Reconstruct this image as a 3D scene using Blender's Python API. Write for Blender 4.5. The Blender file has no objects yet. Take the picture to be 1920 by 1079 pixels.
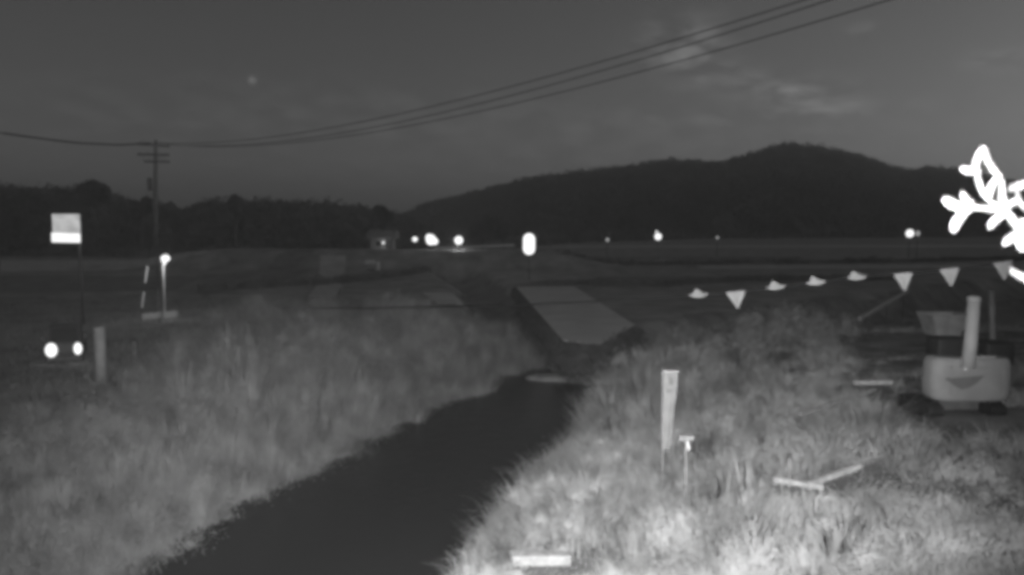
import bpy, bmesh, math, random
import numpy as np
from mathutils import Vector, Matrix

random.seed(7)
RNG = np.random.default_rng(7)
S = bpy.context.scene
COL = S.collection
R = math.radians

# ------------------------------------------------------------------ camera
CAM = Vector((0.0, 0.0, 6.0))
PITCH = R(4.57)
FPX = 1371.0                                   # focal length in pixels of the 1920 px wide frame
cd = bpy.data.cameras.new("camera")
cam = bpy.data.objects.new("camera", cd)
COL.objects.link(cam)
cam.location = CAM
cam.rotation_euler = (R(90) - PITCH, 0, 0)
cd.sensor_width = 36.0
cd.lens = 36.0 * FPX / 1920.0
cd.dof.use_dof = True
cd.dof.focus_distance = 70.0
cd.dof.aperture_fstop = 2.6
cd.clip_start = 0.05
cd.clip_end = 6000
S.camera = cam
FW = Vector((0, math.cos(PITCH), -math.sin(PITCH)))
UP = Vector((0, math.sin(PITCH), math.cos(PITCH)))


def ray(u, v):
    return Vector((1, 0, 0)) * ((u - 960) / FPX) + FW + UP * ((539.5 - v) / FPX)


def P(u, v, Y):
    d = ray(u, v)
    return CAM + d * (Y / d.y)


def G(u, v, z=0.0):
    d = ray(u, v)
    return CAM + d * ((z - CAM.z) / d.z)


# ------------------------------------------------------------------ render and exposure
S.view_settings.view_transform = 'Standard'
S.view_settings.look = 'None'
S.view_settings.exposure = 0.0
S.view_settings.gamma = 1.0
S.view_settings.use_curve_mapping = False
S.render.engine = 'CYCLES'
S.cycles.sample_clamp_indirect = 1.0
S.cycles.filter_width = 4.6
S.cycles.use_denoising = True
S.cycles.denoiser = 'OPENIMAGEDENOISE'
S.cycles.max_bounces = 5
S.cycles.diffuse_bounces = 2
S.cycles.glossy_bounces = 2
S.cycles.transmission_bounces = 2
S.cycles.use_light_tree = False
S.cycles.caustics_reflective = False
S.cycles.caustics_refractive = False

# ------------------------------------------------------------------ world: last dusk glow, monochrome, wisps of cloud, a star
SUN_EL, SUN_ROT = R(4.0), R(66)
W = bpy.data.worlds.new("World")
S.world = W
W.use_nodes = True
wn, wl = W.node_tree.nodes, W.node_tree.links
wn.clear()
wo = wn.new('ShaderNodeOutputWorld')
bg = wn.new('ShaderNodeBackground')
sky = wn.new('ShaderNodeTexSky')
sky.sky_type = 'NISHITA'
sky.sun_disc = False
sky.sun_elevation = SUN_EL
sky.sun_rotation = SUN_ROT
sky.air_density = 1.0
sky.dust_density = 1.2
bw = wn.new('ShaderNodeRGBToBW')
wl.new(sky.outputs[0], bw.inputs[0])


def wmath(op, a, b=None, c=None):
    n = wn.new('ShaderNodeMath')
    n.operation = op
    for i, x in enumerate((a, b, c)):
        if x is None:
            continue
        if isinstance(x, (int, float)):
            n.inputs[i].default_value = x
        else:
            wl.new(x, n.inputs[i])
    return n.outputs[0]


HAZE = .00055
S.cycles.volume_bounces = 1
SKY_STRENGTH = 0.040
tc = wn.new('ShaderNodeTexCoord')
nz = wn.new('ShaderNodeTexNoise')
nz.inputs['Scale'].default_value = 22
nz.inputs['Detail'].default_value = 5
wmap = wn.new('ShaderNodeMapping')
wmap.inputs['Scale'].default_value = (1, 1, 2.6)
wl.new(tc.outputs['Generated'], wmap.inputs[0])
wl.new(wmap.outputs[0], nz.inputs['Vector'])
cl = wmath('MULTIPLY', wmath('MAXIMUM', wmath('SUBTRACT', nz.outputs[0], 0.40), 0.0), 3.2)
# each wisp: direction, half-width, half-height (radians), tilt, strength
WISPS = [((1255, 85), .045, .032, 0.0, 1.1), ((1318, 98), .034, .036, 0.3, 1.15), ((1430, 165), .06, .016, -.2, .65),
         ((1515, 180), .06, .022, -.2, .6), ((1612, 58), .020, .008, 0, .6), ((1866, 115), .035, .012, -.1, .5),
         ((1440, 216), .13, .008, .02, .5), ((740, 205), .3, .035, .0, .22), ((330, 225), .25, .04, .0, .2),
         ((1050, 280), .40, .05, .05, .2)]
tot = None
for (u, v), sa, sb, tilt, k in WISPS:
    d = ray(u, v).normalized()
    ax = d.cross(Vector((0, 0, 1))).normalized()
    ay = ax.cross(d).normalized()
    a1 = (ax * math.cos(tilt) + ay * math.sin(tilt)) / sa
    a2 = (ay * math.cos(tilt) - ax * math.sin(tilt)) / sb
    terms = []
    for a in (a1, a2):
        dn = wn.new('ShaderNodeVectorMath')
        dn.operation = 'DOT_PRODUCT'
        wl.new(tc.outputs['Generated'], dn.inputs[0])
        dn.inputs[1].default_value = a
        s_ = wmath('SUBTRACT', dn.outputs['Value'], float(a.dot(d)))
        terms.append(wmath('MULTIPLY', s_, s_))
    r2 = wmath('ADD', terms[0], terms[1])
    w_ = wmath('MULTIPLY', wmath('EXPONENT', wmath('MULTIPLY', r2, -1.0)), k)
    tot = w_ if tot is None else wmath('ADD', tot, w_)
cloud = wmath('ADD', 1.0, wmath('MULTIPLY', tot, cl))
sd = ray(473, 151).normalized()
dn = wn.new('ShaderNodeVectorMath')
dn.operation = 'DISTANCE'
wl.new(tc.outputs['Generated'], dn.inputs[0])
dn.inputs[1].default_value = sd
star = wmath('MULTIPLY', wmath('EXPONENT', wmath('MULTIPLY', wmath('POWER', wmath('DIVIDE', dn.outputs['Value'], .0045), 2.0), -1.0)), 1.5)
skyv = wmath('MULTIPLY', bw.outputs[0], wmath('ADD', cloud, star))
wl.new(skyv, bg.inputs['Color'])
bg.inputs['Strength'].default_value = SKY_STRENGTH
wl.new(bg.outputs[0], wo.inputs[0])

# dim last light, almost shadowless
sl = bpy.data.lights.new("sun", 'SUN')
sl.energy = 0.04
sl.angle = R(12)
sun = bpy.data.objects.new("sun", sl)
COL.objects.link(sun)
sdir = Vector((math.sin(SUN_ROT) * math.cos(SUN_EL), math.cos(SUN_ROT) * math.cos(SUN_EL), math.sin(SUN_EL)))
sun.rotation_euler = (-sdir).to_track_quat('-Z', 'Y').to_euler()

# the night camera's own infrared floodlight beside its lens
il = bpy.data.lights.new("infrared_floodlight", 'SPOT')
il.energy = 15200
il.spot_size = R(92)
il.spot_blend = 1.0
il.shadow_soft_size = 0.05
irl = bpy.data.objects.new("infrared_floodlight", il)
COL.objects.link(irl)
irl.location = CAM + Vector((-0.03, -0.05, 0.03))
irl.rotation_euler = ray(910, 620).to_track_quat('-Z', 'Y').to_euler()


# ------------------------------------------------------------------ materials
def mat(name, v, rough=0.8, var=0.25, scale=3.0, bump=0.0, bscale=20.0, detail=4, emit=0.0, spec=0.3, trans=0.0, soft=0.0):
    m = bpy.data.materials.new(name)
    m.use_nodes = True
    n, l = m.node_tree.nodes, m.node_tree.links
    b = n['Principled BSDF']
    b.inputs['Roughness'].default_value = rough
    b.inputs['Specular IOR Level'].default_value = spec
    g = n.new('ShaderNodeNewGeometry')
    t = n.new('ShaderNodeTexNoise')
    t.inputs['Scale'].default_value = scale
    t.inputs['Detail'].default_value = detail
    l.new(g.outputs['Position'], t.inputs['Vector'])
    mr = n.new('ShaderNodeMapRange')
    mr.inputs['From Min'].default_value = .3
    mr.inputs['From Max'].default_value = .7
    mr.inputs['To Min'].default_value = v * (1 - var)
    mr.inputs['To Max'].default_value = v * (1 + var)
    l.new(t.outputs[0], mr.inputs[0])
    l.new(mr.outputs[0], b.inputs['Base Color'])
    if bump:
        t2 = n.new('ShaderNodeTexNoise')
        t2.inputs['Scale'].default_value = bscale
        t2.inputs['Detail'].default_value = 5
        l.new(g.outputs['Position'], t2.inputs['Vector'])
        bp = n.new('ShaderNodeBump')
        bp.inputs['Strength'].default_value = bump
        bp.inputs['Distance'].default_value = 0.1
        l.new(t2.outputs[0], bp.inputs['Height'])
        l.new(bp.outputs[0], b.inputs['Normal'])
    if emit:
        b.inputs['Emission Color'].default_value = (1, 1, 1, 1)
        b.inputs['Emission Strength'].default_value = emit
    if soft:
        # leaves and blades scatter light as a mass: blend each face's normal towards the vertical
        vm = n.new('ShaderNodeMix')
        vm.data_type = 'VECTOR'
        vm.inputs['Factor'].default_value = soft
        l.new(g.outputs['Normal'], vm.inputs[4])
        vm.inputs[5].default_value = (0, 0, 1)
        vn = n.new('ShaderNodeVectorMath')
        vn.operation = 'NORMALIZE'
        l.new(vm.outputs[1], vn.inputs[0])
        l.new(vn.outputs[0], b.inputs['Normal'])
    if trans:
        tr = n.new('ShaderNodeBsdfTranslucent')
        l.new(mr.outputs[0], tr.inputs[0])
        if soft:
            l.new(vn.outputs[0], tr.inputs['Normal'])
        mx = n.new('ShaderNodeMixShader')
        mx.inputs[0].default_value = trans
        l.new(b.outputs[0], mx.inputs[1])
        l.new(tr.outputs[0], mx.inputs[2])
        l.new(mx.outputs[0], n['Material Output'].inputs[0])
    return m


def water_mat():
    m = bpy.data.materials.new("dark_water")
    m.use_nodes = True
    n, l = m.node_tree.nodes, m.node_tree.links
    b = n['Principled BSDF']
    b.inputs['Base Color'].default_value = (.05, .05, .05, 1)
    b.inputs['Roughness'].default_value = .22
    b.inputs['IOR'].default_value = 1.33
    g = n.new('ShaderNodeNewGeometry')
    t = n.new('ShaderNodeTexNoise')
    t.inputs['Scale'].default_value = 2.2
    t.inputs['Detail'].default_value = 6
    l.new(g.outputs['Position'], t.inputs['Vector'])
    bp = n.new('ShaderNodeBump')
    bp.inputs['Strength'].default_value = .35
    bp.inputs['Distance'].default_value = .05
    l.new(t.outputs[0], bp.inputs['Height'])
    l.new(bp.outputs[0], b.inputs['Normal'])
    return m


def glow_mat(name, strength, var=0.0, scale=3.0):
    m = bpy.data.materials.new(name)
    m.use_nodes = True
    n, l = m.node_tree.nodes, m.node_tree.links
    n.remove(n['Principled BSDF'])
    e = n.new('ShaderNodeEmission')
    e.inputs['Strength'].default_value = strength
    g = n.new('ShaderNodeNewGeometry')
    t = n.new('ShaderNodeTexNoise')
    t.inputs['Scale'].default_value = scale
    t.inputs['Detail'].default_value = 3
    l.new(g.outputs['Position'], t.inputs['Vector'])
    mr = n.new('ShaderNodeMapRange')
    mr.inputs['From Min'].default_value = .3
    mr.inputs['From Max'].default_value = .7
    mr.inputs['To Min'].default_value = 1 - var
    mr.inputs['To Max'].default_value = 1 + var
    l.new(t.outputs[0], mr.inputs[0])
    l.new(mr.outputs[0], e.inputs[0])
    l.new(e.outputs[0], n['Material Output'].inputs[0])
    m.cycles.emission_sampling = 'NONE'
    return m


M = {
    'ground': mat('field_ground', .38, .95, .35, .35, .6, 6),
    'hill': mat('hill_ground', .25, .95, .3, .05),
    'canopy_far': mat('hill_canopy', .34, .9, .2, .03, trans=.35, soft=.6),
    'canopy': mat('wood_canopy', .38, .9, .25, .2, trans=.35, soft=.6),
    'grass': mat('bank_grass', .62, .8, .62, 1.15, detail=2.5, spec=.1, trans=.2, soft=.76),
    'reed': mat('bank_reeds', .335, .8, .34, 1.3, detail=2, spec=.1, trans=.2, soft=.5),
    'leaf': mat('shrub_leaf', .58, .75, .35, 1.8, detail=2, spec=.1, trans=.2, soft=.55),
    'bark': mat('bark', .18, .9, .3, 6),
    'concrete': mat('concrete', .42, .9, .2, 2.0, .3, 15),
    'apron': mat('apron_concrete', .72, .9, .14, .35, .3, 10),
    'pale_field': mat('pale_field', .60, .95, .18, .5, .4, 8),
    'stubble': mat('stubble_ground', .44, .95, .25, .5, .4, 8),
    'path': mat('gravel_path', .62, .95, .2, .6, .4, 10),
    'gravel': mat('gravel', .40, .95, .3, 1.2, .5, 12),
    'soil': mat('bank_soil', .28, .95, .35, 1.2, .4, 8),
    'levee_soil': mat('levee_soil', .19, .95, .4, 1.0, .4, 8),
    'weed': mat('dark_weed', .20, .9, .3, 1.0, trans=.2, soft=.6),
    'dark_earth': mat('dark_earth', .27, .95, .3, .5, .4, 8),
    'white': mat('white_paint', .75, .6, .08, 4),
    'cloth': mat('white_cloth', .50, .9, .08, 3),
    'banner': mat('banner_cloth', .30, .9, .14, 5),
    'grey': mat('grey_plastic', .42, .6, .12, 3),
    'dim': mat('dull_grey_paint', .30, .7, .2, 3),
    'tub': mat('pale_tub', .29, .7, .14, 2.2),
    'screen': mat('truck_glass', .07, .25, .1, 2.0, spec=.5),
    'vent': mat('vent_grey', .17, .8, .1, 3),
    'truck': mat('truck_paint', .09, .45, .15, 1.5),
    'dark': mat('dark_metal', .12, .6, .2, 5),
    'wire': mat('wire_black', .03, .7, .1, 5),
    'pale_board': mat('pale_board', .42, .85, .22, 9),
    'shrub': mat('pale_shrub_leaf', .66, .75, .2, 1.2, spec=.1, trans=.25, soft=.76),
    'sprig': mat('sprig_leaf', .13, .7, .08, 30),
    'wood': mat('weathered_wood', .34, .85, .2, 8),
    'wall': mat('house_wall', .34, .9, .15, 1.2),
    'roof': mat('house_roof', .35, .8, .25, 2.0),
    'glass': mat('window_glass', .03, .15, .1, 2.0, spec=.5),
    'print': mat('faded_print', .22, .85, .3, 14),
    'water': water_mat(),
    'lamp': glow_mat('lamp_glow', 1.25),
    'dim_glow': glow_mat('lamp_and_glint_glow', .32),
    'sign_hi': glow_mat('sign_band_return_glow', 1.1, .06, 2),  # sign emits in place of the infrared it would throw back
    'sign_lo': glow_mat('sign_panel_return_glow', .46, .22, 2.2),
    'pill': glow_mat('pill_return_glow', 1.3, .03, 1),
    'line': glow_mat('lamp_small', 1.3),
}


# ------------------------------------------------------------------ object helpers
def tag(o, label=None, cat=None, group=None, kind=None):
    if label:
        o['label'] = label
    if cat:
        o['category'] = cat
    if group:
        o['group'] = group
    if kind:
        o['kind'] = kind
    return o


def link(name, me, m=None, parent=None):
    o = bpy.data.objects.new(name, me)
    COL.objects.link(o)
    if m:
        me.materials.append(m)
    if parent:
        o.parent = parent
        # parts are modelled in world space: shift them into the frame of the thing they belong to
        w_ = Matrix.Identity(4)
        q_ = parent
        while q_:
            w_ = q_.matrix_basis @ w_
            q_ = q_.parent
        me.transform(w_.inverted())
    return o


def obj(name, bm, m, parent=None, smooth=False):
    me = bpy.data.meshes.new(name)
    bmesh.ops.recalc_face_normals(bm, faces=bm.faces)
    if smooth:
        for f in bm.faces:
            f.smooth = True
    bm.to_mesh(me)
    bm.free()
    return link(name, me, m, parent)


def empty(name, loc, label, cat, group=None, rz=0.0):
    o = bpy.data.objects.new(name, None)
    COL.objects.link(o)
    o.location = loc
    o.rotation_euler = (0, 0, rz)
    o.empty_display_size = .2
    return tag(o, label, cat, group)


def npmesh(name, verts, faces, m, parent=None, smooth=False):
    """verts (N,3), faces (K,3 or 4) numpy"""
    me = bpy.data.meshes.new(name)
    k = faces.shape[1]
    me.vertices.add(len(verts))
    me.vertices.foreach_set('co', np.asarray(verts, np.float32).ravel())
    me.loops.add(faces.size)
    me.loops.foreach_set('vertex_index', np.asarray(faces, np.int32).ravel())
    me.polygons.add(len(faces))
    me.polygons.foreach_set('loop_start', np.arange(0, faces.size, k, dtype=np.int32))
    me.polygons.foreach_set('loop_total', np.full(len(faces), k, np.int32))
    if smooth:
        me.polygons.foreach_set('use_smooth', np.ones(len(faces), bool))
    me.update(calc_edges=True)
    me.validate()
    return link(name, me, m, parent)


def box(bm, c, s, rz=0.0, rx=0.0, ry=0.0, bev=0.0):
    r = bmesh.ops.create_cube(bm, size=1.0)
    vs = r['verts']
    mt = Matrix.Translation(Vector(c)) @ Matrix.Rotation(rz, 4, 'Z') @ Matrix.Rotation(ry, 4, 'Y') @ Matrix.Rotation(rx, 4, 'X') @ Matrix.Diagonal((s[0], s[1], s[2], 1))
    bmesh.ops.transform(bm, matrix=mt, verts=vs)
    if bev:
        es = list({e for v in vs for e in v.link_edges})
        bmesh.ops.bevel(bm, geom=es, offset=bev, segments=2, affect='EDGES', profile=.6)
    return vs


def tube(bm, pts, r0, r1=None, seg=8, cap=True):
    r1 = r0 if r1 is None else r1
    pts = [Vector(p) for p in pts]
    rings = []
    n = len(pts)
    for i, p in enumerate(pts):
        t = (pts[min(i + 1, n - 1)] - pts[max(i - 1, 0)]).normalized()
        a = t.cross(Vector((0, 0, 1)))
        if a.length < 1e-3:
            a = t.cross(Vector((0, 1, 0)))
        a.normalize()
        b = t.cross(a)
        r = r0 + (r1 - r0) * i / max(n - 1, 1)
        rings.append([bm.verts.new(p + (a * math.cos(2 * math.pi * k / seg) + b * math.sin(2 * math.pi * k / seg)) * r) for k in range(seg)])
    for i in range(n - 1):
        for k in range(seg):
            bm.faces.new((rings[i][k], rings[i][(k + 1) % seg], rings[i + 1][(k + 1) % seg], rings[i + 1][k]))
    if cap:
        bm.faces.new(rings[0])
        bm.faces.new(rings[-1])


def lathe(bm, c, prof, seg=24, sx=1.0, sy=1.0):
    c = Vector(c)
    rings = []
    for r, z in prof:
        if r < 1e-5:
            rings.append([bm.verts.new(c + Vector((0, 0, z)))])
        else:
            rings.append([bm.verts.new(c + Vector((math.cos(2 * math.pi * k / seg) * r * sx, math.sin(2 * math.pi * k / seg) * r * sy, z))) for k in range(seg)])
    for a, b in zip(rings, rings[1:]):
        for k in range(seg):
            q = [a[k % len(a)], a[(k + 1) % len(a)], b[(k + 1) % len(b)], b[k % len(b)]]
            u = []
            for x in q:
                if x not in u:
                    u.append(x)
            if len(u) > 2:
                bm.faces.new(u)


def ball(bm, c, r, sx=1, sy=1, sz=1, seg=20):
    rr = bmesh.ops.create_uvsphere(bm, u_segments=seg, v_segments=seg // 2 + 2, radius=r)
    bmesh.ops.transform(bm, matrix=Matrix.Translation(Vector(c)) @ Matrix.Diagonal((sx, sy, sz, 1)), verts=rr['verts'])


# ------------------------------------------------------------------ noise (numpy value noise, for heights and growth)
def vnoise(x, y, seed=0):
    x = np.asarray(x, float)
    y = np.asarray(y, float)
    xi, yi = np.floor(x).astype(np.int64), np.floor(y).astype(np.int64)
    xf, yf = x - xi, y - yi

    def h(a, b):
        n = (a * 374761393 + b * 668265263 + seed * 974711) & 0x7fffffff
        n = ((n ^ (n >> 13)) * 1274126177) & 0x7fffffff
        return ((n ^ (n >> 16)) & 0xffff) / 65535.0
    u, v = xf * xf * (3 - 2 * xf), yf * yf * (3 - 2 * yf)
    return (h(xi, yi) * (1 - u) + h(xi + 1, yi) * u) * (1 - v) + (h(xi, yi + 1) * (1 - u) + h(xi + 1, yi + 1) * u) * v


def fbm(x, y, seed=0, o=3):
    t, a, f = 0, .5, 1.0
    for i in range(o):
        t = t + a * vnoise(np.asarray(x) * f, np.asarray(y) * f, seed + i * 17)
        a *= .5
        f *= 2.03
    return t / (1 - .5 ** o)


def sst(a, b, x):
    t = np.clip((x - a) / (b - a), 0, 1)
    return t * t * (3 - 2 * t)


# ------------------------------------------------------------------ haze
bm = bmesh.new()
box(bm, (0, 1220, 63), (5360, 3080, 134))
hm = bpy.data.materials.new('haze')
hm.use_nodes = True
hm.node_tree.nodes.clear()
ho = hm.node_tree.nodes.new('ShaderNodeOutputMaterial')
hv = hm.node_tree.nodes.new('ShaderNodeVolumePrincipled')
hv.inputs['Color'].default_value = (.9, .9, .9, 1)
hv.inputs['Density'].default_value = HAZE
hv.inputs['Anisotropy'].default_value = .9      # water haze scatters mostly forward
hm.node_tree.links.new(hv.outputs[0], ho.inputs['Volume'])
tag(obj('haze', bm, hm), kind='stuff')

# ------------------------------------------------------------------ terrain
RIVER = np.array([(-9.4, -8), (-7.6, 4), (-5.1, 12), (-3.45, 17.6), (-1.9, 23.5), (.25, 29), (2.0, 33.5), (5, 37), (9, 40.3), (15, 45), (35, 62), (72, 92)], float)
DITCH = np.array([(2.2, 38), (.3, 48.5), (-1.6, 66), (-3.0, 78), (-8.5, 104)], float)
WATER_Z = -1.2


def polydist(x, y, pl):
    best = np.full(np.shape(x), 1e9)
    side = np.zeros(np.shape(x))
    for (ax, ay), (bx, by) in zip(pl, pl[1:]):
        dx, dy = bx - ax, by - ay
        t = np.clip(((x - ax) * dx + (y - ay) * dy) / (dx * dx + dy * dy), 0, 1)
        px, py = ax + t * dx, ay + t * dy
        d = np.hypot(x - px, y - py)
        s = (x - ax) * dy - (y - ay) * dx
        side = np.where(d < best, np.sign(s), side)
        best = np.minimum(best, d)
    return best, side


def height(x, y):
    x = np.asarray(x, float)
    y = np.asarray(y, float)
    d, side = polydist(x, y, RIVER)
    d = d + (fbm(x * .6, y * .6, 3) - .5) * .9 * sst(46, 36, y)
    right = (side > 0)
    fade = sst(46, 26, y)
    plat = 0.5 + 1.6 * sst(5.5, 12, d) * fade + .3 * sst(12, 20, d) * fade
    bank_r = np.where(y < 46, plat * fade + 0.0 * (1 - fade), 0.0)
    base = np.where(right, bank_r, 0.12 * sst(5, 9, d))
    z = -2.2 + (base + 2.2) * sst(2.4, 5.6, d)
    dd, _ = polydist(x, y, DITCH)
    z = np.minimum(z, -1.7 + 1.7 * sst(.8, 3.6, dd) + np.where(dd > 3.6, 50, 0))
    near = sst(60, 20, y)
    z = z + near * (fbm(x * 1.4, y * 1.4, 9) - .5) * .22
    # road embankment across the far side
    e = 2.7 * sst(-66, -44, x) * sst(20, 2, x) * (sst(104, 110, y) - sst(116, 124, y))
    return z + e


def hz(x, y):
    return float(height(np.array([x]), np.array([y]))[0])


def axis(lo, hi, step, far, n):
    inner = np.arange(lo, hi + 1e-6, step)
    g = np.geomspace(1, far, n)
    return inner, g


xi = np.arange(-44, 44.1, .45)
xg = 44 + np.geomspace(.8, 2600, 34)
XS = np.concatenate([-xg[::-1], xi, xg])
yi = np.arange(-8, 60, .42)
y2 = np.arange(60.5, 130, 1.0)
YS = np.concatenate([-8 - np.geomspace(1, 300, 8)[::-1], yi, y2, 130 + np.geomspace(1, 2600, 34)])
XX, YY = np.meshgrid(XS, YS)
ZZ = height(XX, YY)
nx, ny = len(XS), len(YS)
ids = np.arange(nx * ny).reshape(ny, nx)
F = np.stack([ids[:-1, :-1], ids[:-1, 1:], ids[1:, 1:], ids[1:, :-1]], -1).reshape(-1, 4)
tag(npmesh('ground', np.stack([XX, YY, ZZ], -1).reshape(-1, 3), F, M['ground'], smooth=True), kind='structure')


# water sheet follows the channel, hidden under the banks at its edges
def ribbon(name, pl, w, z, m, kind='structure'):
    pts = [Vector((a, b, 0)) for a, b in pl]
    vs, fs = [], []
    for i, p in enumerate(pts):
        t = (pts[min(i + 1, len(pts) - 1)] - pts[max(i - 1, 0)]).normalized()
        nrm = Vector((t.y, -t.x, 0))
        vs += [p - nrm * w + Vector((0, 0, z)), p + nrm * w + Vector((0, 0, z))]
    for i in range(len(pts) - 1):
        fs.append((2 * i, 2 * i + 1, 2 * i + 3, 2 * i + 2))
    return tag(npmesh(name, np.array([tuple(v) for v in vs]), np.array(fs), m), kind=kind)


ribbon('river_water', np.vstack([RIVER[:9]]), 4.4, WATER_Z, M['water'])


def bed(name, pl, w, m, lift=.05, step=.45):
    # a strip of dark ground draped along a channel
    P_ = []
    for (ax, ay), (bx, by) in zip(pl, pl[1:]):
        L = math.hypot(bx - ax, by - ay)
        for k in range(int(L / step)):
            t = k * step / L
            P_.append((ax + (bx - ax) * t, ay + (by - ay) * t))
    P_ = np.array(P_)
    T_ = np.gradient(P_, axis=0)
    T_ /= np.linalg.norm(T_, axis=1)[:, None]
    N_ = np.stack([T_[:, 1], -T_[:, 0]], 1)
    n = 31
    off = np.linspace(-1, 1, n)
    ww = w * (.8 + .4 * vnoise(np.arange(len(P_)) * .35, np.zeros(len(P_)), 77))
    V = P_[:, None, :] + N_[:, None, :] * (off[None, :, None] * ww[:, None, None])
    z = height(V[..., 0], V[..., 1]) + lift
    V = np.concatenate([V, z[..., None]], 2)
    idd = np.arange(len(P_) * n).reshape(len(P_), n)
    Fb = np.stack([idd[:-1, :-1], idd[:-1, 1:], idd[1:, 1:], idd[1:, :-1]], -1).reshape(-1, 4)
    tag(npmesh(name, V.reshape(-1, 3), Fb, m, smooth=True), kind='structure')


bed('dark_channel', [(8, 39.5), (9, 40.3), (15, 45), (35, 62), (56, 79)], 5.6, M['dark_earth'], lift=.08)  # dark strip draped over the river's far arm and its banks
bed('ditch_bed', DITCH, 2.6, M['dark_earth'], lift=.12)


def drape(name, corners, m, lift=.04, n=26, zdef=0.0, wob=.25):
    """four pixel corners on the ground plane -> a sheet lying on the terrain"""
    c = [G(u, v, zdef) for u, v in corners]
    vs, fs = [], []
    for j in range(n + 1):
        for i in range(n + 1):
            s, t = i / n, j / n
            p = (c[0] * (1 - s) + c[1] * s) * (1 - t) + (c[3] * (1 - s) + c[2] * s) * t
            if i in (0, n) or j in (0, n):
                p = p + Vector((random.uniform(-wob, wob), random.uniform(-wob, wob), 0))
            vs.append((p.x, p.y, 0))
    V = np.array(vs)
    V[:, 2] = height(V[:, 0], V[:, 1]) + lift
    for j in range(n):
        for i in range(n):
            a = j * (n + 1) + i
            fs.append((a, a + 1, a + n + 2, a + n + 1))
    return tag(npmesh(name, V, np.array(fs), m, smooth=True), kind='structure')


AP = [G(u, v, .24) for u, v in ((968, 538), (1078, 538), (1190, 609), (1122, 646), (1056, 638))]
bm = bmesh.new()
def prism(bm, top, bot):
    a_ = [bm.verts.new(p) for p in top]
    b_ = [bm.verts.new(p) for p in bot]
    bm.faces.new(a_)
    bm.faces.new(b_[::-1])
    for i in range(len(a_)):
        j = (i + 1) % len(a_)
        bm.faces.new((a_[i], b_[i], b_[j], a_[j]))


prism(bm, AP, [p - Vector((0, 0, .05)) for p in AP])
tag(obj('concrete_apron', bm, M['apron']), kind='structure')
bm = bmesh.new()
ce = sum(AP, Vector()) / 5
prism(bm, [ce + (p - ce) * .985 - Vector((0, 0, .06)) for p in AP], [p + (p - ce).normalized() * 3.6 - Vector((0, 0, 1.75)) for p in AP])
tag(obj('apron_footing', bm, M['levee_soil']), kind='structure')
drape('footpath', [(600, 503), (648, 503), (626, 600), (572, 600)], M['path'])
drape('pale_field', [(0, 490), (560, 488), (560, 503), (0, 512)], M['pale_field'])
drape('stubble_field', [(540, 520), (600, 516), (560, 585), (400, 585)], M['stubble'])
drape('paved_slope', [(792, 554), (848, 554), (878, 577), (820, 577)], M['apron'], lift=.12, wob=.05)
drape('dark_field', [(0, 520), (380, 520), (330, 548), (0, 552)], M['dark_earth'], lift=.035)
drape('ploughed_strip', [(380, 518), (600, 500), (560, 522), (380, 560)], M['dark_earth'], lift=.06)
# darker patch of ground by the truck, faint banding of the far fields
drape('dark_patch', [(0, 692), (112, 688), (118, 716), (0, 722)], M['dark_earth'], lift=.05)
for q, (v0, v1, u0, u1) in enumerate(((462, 466, 1010, 1900), (484, 489, 1080, 1500), (500, 507, 1300, 1930), (522, 530, 1120, 1480))):
    drape('field_strip', [(u0, v0), (u1, v0 - 2), (u1, v1 - 1), (u0, v1)], M[('path', 'dark_earth', 'path', 'dark_earth')[q]], lift=.05 + .01 * q, wob=.8)
# gravel bar at the river bend: an uneven low heap just out of the water
c = G(1058, 706, -1.05)
gx = np.linspace(-3.4, 3.4, 60)
gy = np.linspace(-2.0, 2.0, 40)
X_, Y_ = np.meshgrid(gx, gy)
rr = np.hypot(X_ / 2.6 + .35 * Y_, Y_ / 1.3) + .55 * (fbm(X_ * .9 + 3, Y_ * 1.3, 83) - .5)
V = np.stack([c.x + X_, c.y + Y_, -1.5 + .48 * sst(1.15, .35, rr) + .07 * (fbm(X_ * 3, Y_ * 3, 87) - .5)], -1).reshape(-1, 3)
idd = np.arange(X_.size).reshape(X_.shape)
tag(npmesh('gravel_bar', V, np.stack([idd[:-1, :-1], idd[:-1, 1:], idd[1:, 1:], idd[1:, :-1]], -1).reshape(-1, 4), M['gravel'], smooth=True), kind='structure')


# ------------------------------------------------------------------ hills and woods
def interp(u, pts):
    xs, ys = zip(*pts)
    return np.interp(u, xs, ys)


RIDGE_R = [(560, 425), (700, 412), (760, 404), (800, 384), (860, 372), (920, 355), (980, 339), (1040, 331), (1110, 323), (1180, 315), (1250, 303), (1300, 306), (1340, 309),
           (1400, 293), (1440, 279), (1480, 274), (1520, 279), (1590, 291), (1620, 301), (1660, 315), (1700, 325), (1740, 318), (1780, 321), (1830, 332), (1920, 348), (2100, 372), (2400, 400)]
RIDGE_L = [(-500, 320), (-100, 345), (0, 349), (100, 356), (175, 352), (230, 372), (300, 384), (340, 400), (380, 382), (450, 377), (520, 379), (600, 381), (680, 392), (740, 402), (790, 425), (840, 446)]


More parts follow.
